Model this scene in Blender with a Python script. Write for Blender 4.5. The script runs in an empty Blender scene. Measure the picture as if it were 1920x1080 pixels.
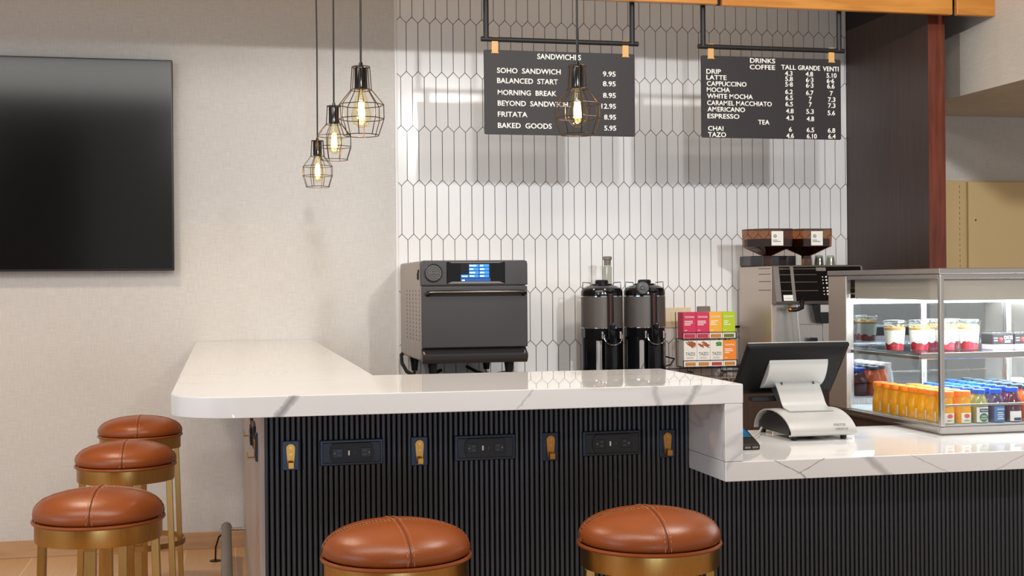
import bpy, bmesh, math, random
from mathutils import Vector, Matrix

random.seed(7)
S = bpy.context.scene
COL = S.collection
PI = math.pi

# ------------------------------------------------------------------ camera, world, exposure, lights
cam_d = bpy.data.cameras.new('camera')
cam = bpy.data.objects.new('camera', cam_d)
COL.objects.link(cam)
cam_d.sensor_width = 36.0
cam_d.lens = 2441.2 / 1920 * 36.0
cam_d.clip_start = 0.05
YAW, PITCH, ROLL = -0.2185, -0.0026, 0.0085
_R = (Matrix.Rotation(YAW, 3, 'Z') @ Matrix.Rotation(PITCH, 3, 'X') @ Matrix.Rotation(ROLL, 3, 'Y'))
_right, _fwd, _up = _R.col[0], _R.col[1], _R.col[2]
_m = Matrix((_right, _up, -_fwd)).transposed().to_4x4()
_m.translation = Vector((0, -6.892, 1.346))
cam.matrix_world = _m
S.camera = cam
S.view_settings.view_transform = 'Standard'
S.view_settings.look = 'None'
S.view_settings.gamma = 1.0
S.view_settings.use_curve_mapping = False
S.view_settings.exposure = 0.0

W = bpy.data.worlds.new('world')
S.world = W
W.use_nodes = True
W.node_tree.nodes['Background'].inputs[0].default_value = (1.0, 0.985, 0.965, 1)
W.node_tree.nodes['Background'].inputs[1].default_value = 0.58

def lamp(name, kind, loc, power, color=(1, 1, 1), size=0.1, size_y=None, aim=None, **kw):
    d = bpy.data.lights.new(name, kind)
    d.energy = power
    d.color = color
    if kind == 'AREA':
        d.size = size
        if size_y:
            d.shape = 'RECTANGLE'; d.size_y = size_y
    elif kind in ('POINT', 'SPOT'):
        d.shadow_soft_size = size
    for k, v in kw.items():
        setattr(d, k, v)
    o = bpy.data.objects.new(name, d)
    COL.objects.link(o)
    o.location = loc
    if aim is not None:
        o.rotation_euler = (Vector(aim) - Vector(loc)).to_track_quat('-Z', 'Y').to_euler()
    return o

# ceiling track spots of the lobby, behind and above the viewpoint
lamp('track_spot', 'SPOT', (0.15, -8.7, 3.2), 530, (1.0, 0.99, 0.975), 0.09, aim=(1.75, 0, 1.95), spot_size=0.62, spot_blend=0.9)
lamp('track_spot', 'SPOT', (-3.5, -8.5, 3.2), 250, (1.0, 0.99, 0.975), 0.30, aim=(0.0, 0, 1.7), spot_size=0.74, spot_blend=0.9)
lamp('track_spot', 'SPOT', (2.5, -8.6, 3.2), 740, (1.0, 0.99, 0.975), 0.09, aim=(2.9, 0, 1.9), spot_size=0.80, spot_blend=0.9)
lamp('track_spot', 'SPOT', (-5.2, -8.2, 3.2), 1100, (1.0, 0.99, 0.975), 0.06, aim=(3.77, -1.8, 2.5), spot_size=0.26, spot_blend=0.6)
# added broad overhead fill, downlights over the stools, added fills for counter and canopy
lamp('overhead_fill', 'AREA', (-0.9, -3.9, 3.36), 84, (1.0, 0.97, 0.93), 2.6, 1.4, aim=(-0.6, -1.8, 0.6))  # added soft fill for walls, floor and stools
lamp('downlight', 'AREA', (-0.95, -1.7, 3.3), 32, (1.0, 0.82, 0.64), 0.30, aim=(-0.70, -1.3, 0))
lamp('downlight', 'AREA', (0.7, -4.9, 3.3), 28, (1.0, 0.90, 0.78), 0.4, aim=(0.7, -4.1, 0))
lamp('downlight', 'AREA', (2.1, -3.35, 3.3), 34, (1.0, 0.95, 0.88), 0.35, aim=(2.0, -3.2, 0))  # added only to brighten the counter around the till
lamp('canopy_fill', 'AREA', (0.0, -0.55, 3.32), 9, (1.0, 0.76, 0.52), 6.5, 0.3, aim=(0.0, -0.35, 0))  # added warm fill that lifts the shaded band at the wall top
# daylight from the lobby window on the left; added low blue fill behind
lamp('window_daylight', 'AREA', (-4.5, -5.2, 1.7), 45, (0.45, 0.68, 1.0), 2.4, 1.8, aim=(0.2, -2.6, 1.3))
lamp('low_blue_fill', 'AREA', (0.3, -8.6, 0.22), 27, (0.42, 0.68, 1.0), 2.0, 0.4, aim=(0.4, -3.2, 0.5))  # added low strip, sized to show blue in the hook plates

# ------------------------------------------------------------------ helpers
def lin(c):
    return tuple(((v / 255) / 12.92 if v / 255 <= 0.04045 else ((v / 255 + 0.055) / 1.055) ** 2.4) for v in c)

class MB:
    """collects shapes, then links them as ONE mesh object"""
    def __init__(self):
        self.bm = bmesh.new()
        self.mi = 0
        self.wn = False
    def _tag(self, faces):
        for f in faces:
            f.material_index = self.mi
    def box(self, x0, y0, z0, x1, y1, z1, b=0.0, seg=1, M=None):
        r = bmesh.ops.create_cube(self.bm, size=1.0)
        vs = r['verts']
        for v in vs:
            v.co = Vector(((x0 + x1) / 2 + v.co.x * (x1 - x0), (y0 + y1) / 2 + v.co.y * (y1 - y0), (z0 + z1) / 2 + v.co.z * (z1 - z0)))
        if M is not None:
            bmesh.ops.transform(self.bm, matrix=M, verts=vs)
        fs = set(f for v in vs for f in v.link_faces)
        self._tag(fs)
        if b > 0:
            self.wn = True
            es = list(set(e for v in vs for e in v.link_edges))
            bmesh.ops.bevel(self.bm, geom=es, offset=b, segments=seg, profile=0.5, affect='EDGES')
        return self
    def prism(self, poly, axis, a0, a1, b=0.0, seg=2):
        """poly: 2D points; axis 'x': (y,z), 'y': (x,z), 'z': (x,y); extruded from a0 to a1"""
        def P(p, a):
            return {'x': (a, p[0], p[1]), 'y': (p[0], a, p[1]), 'z': (p[0], p[1], a)}[axis]
        v0 = [self.bm.verts.new(P(p, a0)) for p in poly]
        v1 = [self.bm.verts.new(P(p, a1)) for p in poly]
        n = len(poly)
        fs = [self.bm.faces.new(v0[::-1]), self.bm.faces.new(v1)]
        for i in range(n):
            fs.append(self.bm.faces.new((v0[i], v0[(i + 1) % n], v1[(i + 1) % n], v1[i])))
        bmesh.ops.recalc_face_normals(self.bm, faces=fs)
        self._tag(fs)
        if b > 0:
            self.wn = True
            es = list(set(e for f in fs[:2] for e in f.edges))
            bmesh.ops.bevel(self.bm, geom=es, offset=b, segments=seg, profile=0.5, affect='EDGES')
        return self
    def lathe(self, prof, c=(0, 0, 0), n=32, M=None, sides=None):
        c = Vector(c)
        rings = []
        for r, z in prof:
            if r < 1e-6:
                rings.append([self.bm.verts.new((c.x, c.y, c.z + z))])
            else:
                rings.append([self.bm.verts.new((c.x + r * math.cos(2 * PI * i / n), c.y + r * math.sin(2 * PI * i / n), c.z + z)) for i in range(n)])
        fs = []
        for a, b in zip(rings, rings[1:]):
            for i in range(n):
                j = (i + 1) % n
                if len(a) == 1 and len(b) == 1:
                    continue
                if len(a) == 1:
                    fs.append(self.bm.faces.new((a[0], b[j], b[i])))
                elif len(b) == 1:
                    fs.append(self.bm.faces.new((a[i], a[j], b[0])))
                else:
                    fs.append(self.bm.faces.new((a[i], a[j], b[j], b[i])))
        bmesh.ops.recalc_face_normals(self.bm, faces=fs)
        self._tag(fs)
        if M is not None:
            bmesh.ops.transform(self.bm, matrix=M, verts=[v for r in rings for v in r])
        return self
    def cyl(self, p0, p1, r0, r1=None, n=20):
        p0, p1 = Vector(p0), Vector(p1)
        r1 = r0 if r1 is None else r1
        d = p1 - p0
        q = d.to_track_quat('Z', 'Y').to_matrix().to_4x4()
        q.translation = p0
        return self.lathe([(0, 0), (r0, 0), (r1, d.length), (0, d.length)], n=n, M=q)
    def tube(self, pts, r, n=8, closed=False, flat=None):
        pts = [Vector(p) for p in pts]
        m = len(pts)
        rings = []
        prev = None
        for i, p in enumerate(pts):
            if closed:
                t = (pts[(i + 1) % m] - pts[i - 1]).normalized()
            else:
                t = (pts[min(i + 1, m - 1)] - pts[max(i - 1, 0)]).normalized()
            if prev is None:
                ref = Vector((0, 0, 1)) if abs(t.z) < 0.9 else Vector((1, 0, 0))
                u = t.cross(ref).normalized()
            else:
                u = (prev - t * prev.dot(t)).normalized()
            prev = u
            w = t.cross(u)
            ra, rb = (r, r) if flat is None else (r, flat)
            rings.append([self.bm.verts.new(p + u * ra * math.cos(2 * PI * k / n) + w * rb * math.sin(2 * PI * k / n)) for k in range(n)])
        fs = []
        for i in range(m if closed else m - 1):
            a, b = rings[i], rings[(i + 1) % m]
            for k in range(n):
                fs.append(self.bm.faces.new((a[k], a[(k + 1) % n], b[(k + 1) % n], b[k])))
        if not closed:
            fs.append(self.bm.faces.new(rings[0][::-1])); fs.append(self.bm.faces.new(rings[-1]))
        bmesh.ops.recalc_face_normals(self.bm, faces=fs)
        self._tag(fs)
        return self
    def ring(self, c, R, r, n=48, k=8, flat=None):
        c = Vector(c)
        return self.tube([c + Vector((R * math.cos(2 * PI * i / n), R * math.sin(2 * PI * i / n), 0)) for i in range(n)], r, k, True, flat)
    def ball(self, c, r, seg=20, rings=12, s=(1, 1, 1)):
        x = bmesh.ops.create_uvsphere(self.bm, u_segments=seg, v_segments=rings, radius=r)
        for v in x['verts']:
            v.co = Vector((v.co.x * s[0], v.co.y * s[1], v.co.z * s[2])) + Vector(c)
        self._tag(set(f for v in x['verts'] for f in v.link_faces))
        return self
    def quad(self, *pts):
        f = self.bm.faces.new([self.bm.verts.new(p) for p in pts])
        f.material_index = self.mi
        return self
    def text(self, body, x, z, y, width=None, cap=None, ext=0.0015, align='LEFT', M=None, bold=0.0):
        """flat lettering in the XZ plane facing -Y, baseline-left at (x, y, z)"""
        cu = bpy.data.curves.new('t', 'FONT')
        cu.body = body
        cu.size = 1.0
        cu.extrude = 0.0
        cu.offset = bold
        cu.resolution_u = 3
        cu.align_x = align
        o = bpy.data.objects.new('t', cu)
        COL.objects.link(o)
        dg = bpy.context.evaluated_depsgraph_get()
        dg.update()
        me = bpy.data.meshes.new_from_object(o.evaluated_get(dg))
        bpy.data.objects.remove(o); bpy.data.curves.remove(cu)
        bm = bmesh.new(); bm.from_mesh(me); bpy.data.meshes.remove(me)
        xs = [v.co.x for v in bm.verts]
        if not xs:
            bm.free(); return self
        w0 = max(xs) - min(xs); x0 = min(xs)
        capu = 0.729
        sz = (cap / capu) if cap else width / w0
        sx = (width / w0) if width else sz
        for v in bm.verts:
            v.co = Vector(((v.co.x - (x0 if align == 'LEFT' else 0)) * sx, 0, v.co.y * sz))
        if ext > 0:
            r = bmesh.ops.extrude_face_region(bm, geom=bm.faces[:])
            for v in r['geom']:
                if isinstance(v, bmesh.types.BMVert):
                    v.co.y -= ext
            bmesh.ops.recalc_face_normals(bm, faces=bm.faces[:])
        T = Matrix.Translation((x, y, z))
        if M is not None:
            T = M @ T
        bmesh.ops.transform(bm, matrix=T, verts=bm.verts[:])
        t = bpy.data.meshes.new('t'); bm.to_mesh(t); bm.free()
        n0 = len(self.bm.faces)
        self.bm.from_mesh(t); bpy.data.meshes.remove(t)
        self.bm.faces.ensure_lookup_table()
        self._tag(self.bm.faces[n0:])
        return self
    def xf(self, M):
        bmesh.ops.transform(self.bm, matrix=M, verts=self.bm.verts[:]); return self
    def build(self, name, mats, parent=None, smooth=30):
        if parent is not None:
            o0 = ORIGIN.get(parent.name, Vector((0, 0, 0)))
        else:
            o0 = Vector((0, 0, 0))
        if o0.length > 0:
            bmesh.ops.translate(self.bm, vec=-o0, verts=self.bm.verts[:])
        me = bpy.data.meshes.new(name)
        self.bm.to_mesh(me); self.bm.free()
        for m in (mats if isinstance(mats, (list, tuple)) else [mats]):
            me.materials.append(m)
        if smooth:
            for p in me.polygons:
                p.use_smooth = True
            me.set_sharp_from_angle(angle=math.radians(smooth))
        o = bpy.data.objects.new(name, me)
        COL.objects.link(o)
        if smooth and self.wn:
            w = o.modifiers.new('face_weighted', 'WEIGHTED_NORMAL'); w.keep_sharp = True; w.weight = 100
        if parent is not None:
            o.parent = parent
        ORIGIN[o.name] = o0
        return o

ORIGIN = {}

def tag(o, label=None, cat=None, group=None, kind=None):
    if label: o['label'] = label
    if cat: o['category'] = cat
    if group: o['group'] = group
    if kind: o['kind'] = kind
    return o

def thing(name, label, cat, loc=(0, 0, 0), group=None):
    """an Empty at the base; parts are given in world coordinates and are re-based onto it"""
    o = bpy.data.objects.new(name, None)
    COL.objects.link(o)
    o.empty_display_size = 0.05
    o.location = loc
    ORIGIN[o.name] = Vector(loc)
    return tag(o, label, cat, group)

def local(name, label, cat, group=None):
    """an Empty whose parts are given in local coordinates"""
    o = bpy.data.objects.new(name, None)
    COL.objects.link(o)
    o.empty_display_size = 0.05
    ORIGIN[o.name] = Vector((0, 0, 0))
    return tag(o, label, cat, group)

def dup(root, loc, rz=0.0, label=None, group=None):
    r = root.copy(); COL.objects.link(r)
    r.location = loc; r.rotation_euler = (0, 0, rz)
    if label: r['label'] = label
    if group: r['group'] = group
    for ch in list(root.children):
        c = ch.copy(); COL.objects.link(c); c.parent = r
        for g in list(ch.children):
            d = g.copy(); COL.objects.link(d); d.parent = c
    return r

def struct(name, mb, m, smooth=30):
    return tag(mb.build(name, m, None, smooth), kind='structure')

# ------------------------------------------------------------------ materials
def mat(name, c, rough=0.5, metal=0.0, emit=None, es=1.0, trans=0.0, ior=1.45, coat=0.0, bump=0.0, bscale=200.0, var=0.0, vscale=6.0, spec=0.5, sss=0.0, aniso=0.0):
    m = bpy.data.materials.new(name); m.use_nodes = True
    nt = m.node_tree; b = nt.nodes['Principled BSDF']
    col = tuple(lin(c)) + (1,)
    b.inputs['Base Color'].default_value = col
    b.inputs['Roughness'].default_value = rough
    b.inputs['Metallic'].default_value = metal
    b.inputs['IOR'].default_value = ior
    b.inputs['Specular IOR Level'].default_value = spec
    b.inputs['Transmission Weight'].default_value = trans
    b.inputs['Coat Weight'].default_value = coat
    b.inputs['Coat Roughness'].default_value = 0.05
    if sss:
        b.inputs['Subsurface Weight'].default_value = sss
        b.inputs['Subsurface Scale'].default_value = 0.01
    if emit:
        b.inputs['Emission Color'].default_value = tuple(lin(emit)) + (1,)
        b.inputs['Emission Strength'].default_value = es
    tc = nt.nodes.new('ShaderNodeTexCoord')
    if var > 0:
        n = nt.nodes.new('ShaderNodeTexNoise'); n.inputs['Scale'].default_value = vscale; n.inputs['Detail'].default_value = 4
        nt.links.new(tc.outputs['Object'], n.inputs['Vector'])
        h = nt.nodes.new('ShaderNodeHueSaturation'); h.inputs['Color'].default_value = col
        mr = nt.nodes.new('ShaderNodeMapRange'); mr.inputs['To Min'].default_value = 1 - var; mr.inputs['To Max'].default_value = 1 + var
        nt.links.new(n.outputs['Fac'], mr.inputs['Value']); nt.links.new(mr.outputs['Result'], h.inputs['Value'])
        nt.links.new(h.outputs['Color'], b.inputs['Base Color'])
    if bump > 0:
        n = nt.nodes.new('ShaderNodeTexNoise'); n.inputs['Scale'].default_value = bscale; n.inputs['Detail'].default_value = 3
        nt.links.new(tc.outputs['Object'], n.inputs['Vector'])
        bp = nt.nodes.new('ShaderNodeBump'); bp.inputs['Strength'].default_value = bump; bp.inputs['Distance'].default_value = 0.002
        nt.links.new(n.outputs['Fac'], bp.inputs['Height']); nt.links.new(bp.outputs['Normal'], b.inputs['Normal'])
    return m

def brushed(name, c, rough=0.3, axis='z', amt=0.12, metal=1.0):
    m = mat(name, c, rough, metal)
    nt = m.node_tree; b = nt.nodes['Principled BSDF']
    tc = nt.nodes.new('ShaderNodeTexCoord'); mp = nt.nodes.new('ShaderNodeMapping')
    s = {'x': (3, 260, 260), 'y': (260, 3, 260), 'z': (260, 260, 3)}[axis]
    mp.inputs['Scale'].default_value = s
    n = nt.nodes.new('ShaderNodeTexNoise'); n.inputs['Scale'].default_value = 1.0; n.inputs['Detail'].default_value = 2
    nt.links.new(tc.outputs['Object'], mp.inputs['Vector']); nt.links.new(mp.outputs['Vector'], n.inputs['Vector'])
    mr = nt.nodes.new('ShaderNodeMapRange'); mr.inputs['To Min'].default_value = rough - amt; mr.inputs['To Max'].default_value = rough + amt
    nt.links.new(n.outputs['Fac'], mr.inputs['Value']); nt.links.new(mr.outputs['Result'], b.inputs['Roughness'])
    return m

def wood(name, c1, c2, rough=0.4, axis='x', stretch=14.0, scale=3.0):
    m = mat(name, c1, rough)
    nt = m.node_tree; b = nt.nodes['Principled BSDF']
    tc = nt.nodes.new('ShaderNodeTexCoord'); mp = nt.nodes.new('ShaderNodeMapping')
    s = {'x': (1, stretch, stretch), 'y': (stretch, 1, stretch), 'z': (stretch, stretch, 1)}[axis]
    mp.inputs['Scale'].default_value = s
    n = nt.nodes.new('ShaderNodeTexNoise'); n.inputs['Scale'].default_value = scale; n.inputs['Detail'].default_value = 6; n.inputs['Distortion'].default_value = 0.6
    cr = nt.nodes.new('ShaderNodeValToRGB')
    cr.color_ramp.elements[0].position = 0.3; cr.color_ramp.elements[0].color = tuple(lin(c1)) + (1,)
    cr.color_ramp.elements[1].position = 0.7; cr.color_ramp.elements[1].color = tuple(lin(c2)) + (1,)
    nt.links.new(tc.outputs['Object'], mp.inputs['Vector']); nt.links.new(mp.outputs['Vector'], n.inputs['Vector'])
    nt.links.new(n.outputs['Fac'], cr.inputs['Fac']); nt.links.new(cr.outputs['Color'], b.inputs['Base Color'])
    return m

def nd(nt, t, **kw):
    n = nt.nodes.new(t)
    for k, v in kw.items():
        setattr(n, k, v)
    return n

def mth(nt, op, a, b=None, c=None, clamp=False):
    n = nt.nodes.new('ShaderNodeMath'); n.operation = op; n.use_clamp = clamp
    for i, v in enumerate((a, b, c)):
        if v is None: continue
        if isinstance(v, (int, float)): n.inputs[i].default_value = v
        else: nt.links.new(v, n.inputs[i])
    return n.outputs[0]

def pane_glass(name, tint=(240, 248, 250), refl=1.0, rough=0.0, solid=0.0):
    """thin clear pane: straight-through transparency plus a Fresnel reflection"""
    m = bpy.data.materials.new(name); m.use_nodes = True
    nt = m.node_tree; nt.nodes.remove(nt.nodes['Principled BSDF'])
    out = nt.nodes['Material Output']
    tr = nt.nodes.new('ShaderNodeBsdfTransparent'); tr.inputs[0].default_value = tuple(lin(tint)) + (1,)
    gl = nt.nodes.new('ShaderNodeBsdfGlossy'); gl.inputs['Roughness'].default_value = rough
    g = nt.nodes.new('ShaderNodeNewGeometry'); dt = nt.nodes.new('ShaderNodeVectorMath'); dt.operation = 'DOT_PRODUCT'
    nt.links.new(g.outputs['Normal'], dt.inputs[0]); nt.links.new(g.outputs['Incoming'], dt.inputs[1])
    f = mth(nt, 'POWER', mth(nt, 'SUBTRACT', 1.0, mth(nt, 'ABSOLUTE', dt.outputs['Value']), clamp=True), 5.0)
    f = mth(nt, 'MULTIPLY_ADD', f, 0.9, 0.045)
    f = mth(nt, 'MULTIPLY_ADD', f, refl, solid, clamp=True)
    mx = nt.nodes.new('ShaderNodeMixShader')
    nt.links.new(f, mx.inputs[0])
    nt.links.new(tr.outputs[0], mx.inputs[1]); nt.links.new(gl.outputs[0], mx.inputs[2]); nt.links.new(mx.outputs[0], out.inputs[0])
    return m

def quartz(name):
    m = mat(name, (228, 229, 229), 0.02, ior=1.6)
    nt = m.node_tree; b = nt.nodes['Principled BSDF']
    g = nd(nt, 'ShaderNodeNewGeometry'); sp = nd(nt, 'ShaderNodeSeparateXYZ')
    nt.links.new(g.outputs['Position'], sp.inputs[0])
    X, Y, Z = sp.outputs[0], sp.outputs[1], sp.outputs[2]
    nz = nd(nt, 'ShaderNodeTexNoise'); nz.inputs['Scale'].default_value = 28; nz.inputs['Detail'].default_value = 6; nz.inputs['Roughness'].default_value = 0.65
    nt.links.new(g.outputs['Position'], nz.inputs['Vector'])
    wob = mth(nt, 'MULTIPLY', mth(nt, 'SUBTRACT', nz.outputs['Fac'], 0.5), 0.03)
    # drifting faint veins
    mp = nd(nt, 'ShaderNodeMapping'); mp.inputs['Scale'].default_value = (0.7, 1.5, 1.2); mp.inputs['Rotation'].default_value = (0, 0, 0.5)
    nt.links.new(g.outputs['Position'], mp.inputs['Vector'])
    n1 = nd(nt, 'ShaderNodeTexNoise'); n1.inputs['Scale'].default_value = 1.3; n1.inputs['Detail'].default_value = 4; n1.inputs['Distortion'].default_value = 0.7
    nt.links.new(mp.outputs[0], n1.inputs['Vector'])
    v1 = mth(nt, 'ABSOLUTE', mth(nt, 'SUBTRACT', n1.outputs['Fac'], 0.5))
    v1 = mth(nt, 'SUBTRACT', 1.0, mth(nt, 'DIVIDE', v1, 0.010), clamp=True)
    n2 = nd(nt, 'ShaderNodeTexNoise'); n2.inputs['Scale'].default_value = 2.2
    nt.links.new(g.outputs['Position'], n2.inputs['Vector'])
    v1 = mth(nt, 'MULTIPLY', v1, mth(nt, 'MULTIPLY_ADD', n2.outputs['Fac'], 2.2, -0.75, clamp=True))
    fac = mth(nt, 'MULTIPLY', v1, 0.42)
    def band(x0, z0, sl, w, s, zlo, zhi):
        # slanted vein on the front faces: x = x0 + (z - z0) * sl
        d = mth(nt, 'SUBTRACT', mth(nt, 'SUBTRACT', X, x0), mth(nt, 'MULTIPLY', mth(nt, 'SUBTRACT', Z, z0), sl))
        d = mth(nt, 'ABSOLUTE', mth(nt, 'ADD', d, wob))
        f = mth(nt, 'SUBTRACT', 1.0, mth(nt, 'DIVIDE', d, w), clamp=True)
        f = mth(nt, 'POWER', f, 0.6)
        lo = mth(nt, 'GREATER_THAN', Z, zlo); hi = mth(nt, 'LESS_THAN', Z, zhi); fr = mth(nt, 'LESS_THAN', Y, -3.5185)
        return mth(nt, 'MULTIPLY', mth(nt, 'MULTIPLY', f, s), mth(nt, 'MULTIPLY', lo, mth(nt, 'MULTIPLY', hi, fr)))
    for a in [(0.153, 1.038, 0.75, 0.017, 0.75, 1.0, 1.08), (1.251, 1.038, 0.62, 0.013, 0.55, 1.0, 1.08), (1.150, 1.038, -0.2, 0.012, 0.45, 1.0, 1.08),
              (0.78, 1.038, 0.9, 0.004, 0.4, 1.0, 1.08), (1.530, 0.832, -2.0, 0.004, 0.8, 0.812, 0.853), (1.600, 0.832, 2.0, 0.004, 0.8, 0.812, 0.853), (1.80, 0.826, -1.1, 0.020, 0.5, 0.79, 0.856), (1.577, 0.806, -0.7, 0.0035, 0.8, 0.79, 0.816), (1.95, 0.832, -2.2, 0.004, 0.5, 0.79, 0.86), (2.25, 0.832, 2.2, 0.004, 0.5, 0.79, 0.86)]:
        fac = mth(nt, 'MAXIMUM', fac, band(*a))
    mx = nd(nt, 'ShaderNodeMix', data_type='RGBA')
    mx.inputs[6].default_value = tuple(lin((226, 226, 225))) + (1,)
    mx.inputs[7].default_value = tuple(lin((112, 113, 116))) + (1,)
    nt.links.new(fac, mx.inputs[0]); nt.links.new(mx.outputs[2], b.inputs['Base Color'])
    return m

def linen(name, c, bump=0.25):
    m = mat(name, c, 0.85, spec=0.2)
    nt = m.node_tree; b = nt.nodes['Principled BSDF']
    g = nd(nt, 'ShaderNodeNewGeometry')
    outs = []
    for sc in ((16, 16, 210), (210, 210, 16)):
        mp = nd(nt, 'ShaderNodeMapping'); mp.inputs['Scale'].default_value = sc
        n = nd(nt, 'ShaderNodeTexNoise'); n.inputs['Scale'].default_value = 1.0; n.inputs['Detail'].default_value = 2
        nt.links.new(g.outputs['Position'], mp.inputs['Vector']); nt.links.new(mp.outputs[0], n.inputs['Vector'])
        outs.append(n.outputs['Fac'])
    s = mth(nt, 'ADD', outs[0], outs[1])
    mr = nd(nt, 'ShaderNodeMapRange'); mr.inputs['From Min'].default_value = 0.5; mr.inputs['From Max'].default_value = 1.5
    mr.inputs['To Min'].default_value = 0.88; mr.inputs['To Max'].default_value = 1.12
    nt.links.new(s, mr.inputs['Value'])
    h = nd(nt, 'ShaderNodeHueSaturation'); h.inputs['Color'].default_value = tuple(lin(c)) + (1,)
    nt.links.new(mr.outputs['Result'], h.inputs['Value']); nt.links.new(h.outputs['Color'], b.inputs['Base Color'])
    bp = nd(nt, 'ShaderNodeBump'); bp.inputs['Strength'].default_value = bump; bp.inputs['Distance'].default_value = 0.001
    nt.links.new(s, bp.inputs['Height']); nt.links.new(bp.outputs['Normal'], b.inputs['Normal'])
    return m

def plank_floor(name):
    m = mat(name, (205, 165, 120), 0.35)
    nt = m.node_tree; b = nt.nodes['Principled BSDF']
    g = nd(nt, 'ShaderNodeNewGeometry'); mp = nd(nt, 'ShaderNodeMapping')
    mp.inputs['Rotation'].default_value = (0, 0, PI / 2); mp.inputs['Location'].default_value = (0.1, 0.198, 0)
    nt.links.new(g.outputs['Position'], mp.inputs['Vector'])
    br = nd(nt, 'ShaderNodeTexBrick'); br.inputs['Scale'].default_value = 1.0
    br.inputs['Brick Width'].default_value = 1.2; br.inputs['Row Height'].default_value = 0.248; br.inputs['Mortar Size'].default_value = 0.0025
    br.inputs['Color1'].default_value = tuple(lin((206, 166, 122))) + (1,); br.inputs['Color2'].default_value = tuple(lin((192, 152, 110))) + (1,)
    br.inputs['Mortar'].default_value = tuple(lin((225, 200, 165))) + (1,)
    nt.links.new(mp.outputs[0], br.inputs['Vector'])
    mp2 = nd(nt, 'ShaderNodeMapping'); mp2.inputs['Scale'].default_value = (40, 2.5, 1)
    n = nd(nt, 'ShaderNodeTexNoise'); n.inputs['Scale'].default_value = 1.5; n.inputs['Detail'].default_value = 5
    nt.links.new(g.outputs['Position'], mp2.inputs['Vector']); nt.links.new(mp2.outputs[0], n.inputs['Vector'])
    mr = nd(nt, 'ShaderNodeMapRange'); mr.inputs['To Min'].default_value = 0.85; mr.inputs['To Max'].default_value = 1.15
    nt.links.new(n.outputs['Fac'], mr.inputs['Value'])
    h = nd(nt, 'ShaderNodeHueSaturation'); nt.links.new(br.outputs['Color'], h.inputs['Color']); nt.links.new(mr.outputs['Result'], h.inputs['Value'])
    nt.links.new(h.outputs['Color'], b.inputs['Base Color'])
    return m

def granite(name):
    m = mat(name, (60, 52, 48), 0.08)
    nt = m.node_tree; b = nt.nodes['Principled BSDF']
    g = nd(nt, 'ShaderNodeNewGeometry')
    n = nd(nt, 'ShaderNodeTexNoise'); n.inputs['Scale'].default_value = 90; n.inputs['Detail'].default_value = 5
    nt.links.new(g.outputs['Position'], n.inputs['Vector'])
    cr = nd(nt, 'ShaderNodeValToRGB')
    cr.color_ramp.elements[0].position = 0.4; cr.color_ramp.elements[0].color = tuple(lin((38, 32, 30))) + (1,)
    cr.color_ramp.elements[1].position = 0.68; cr.color_ramp.elements[1].color = tuple(lin((140, 122, 110))) + (1,)
    nt.links.new(n.outputs['Fac'], cr.inputs['Fac']); nt.links.new(cr.outputs['Color'], b.inputs['Base Color'])
    return m

def leather(name, c):
    m = mat(name, c, 0.31, bump=0.2, bscale=420, var=0.10, vscale=9, spec=0.5)
    return m

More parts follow.
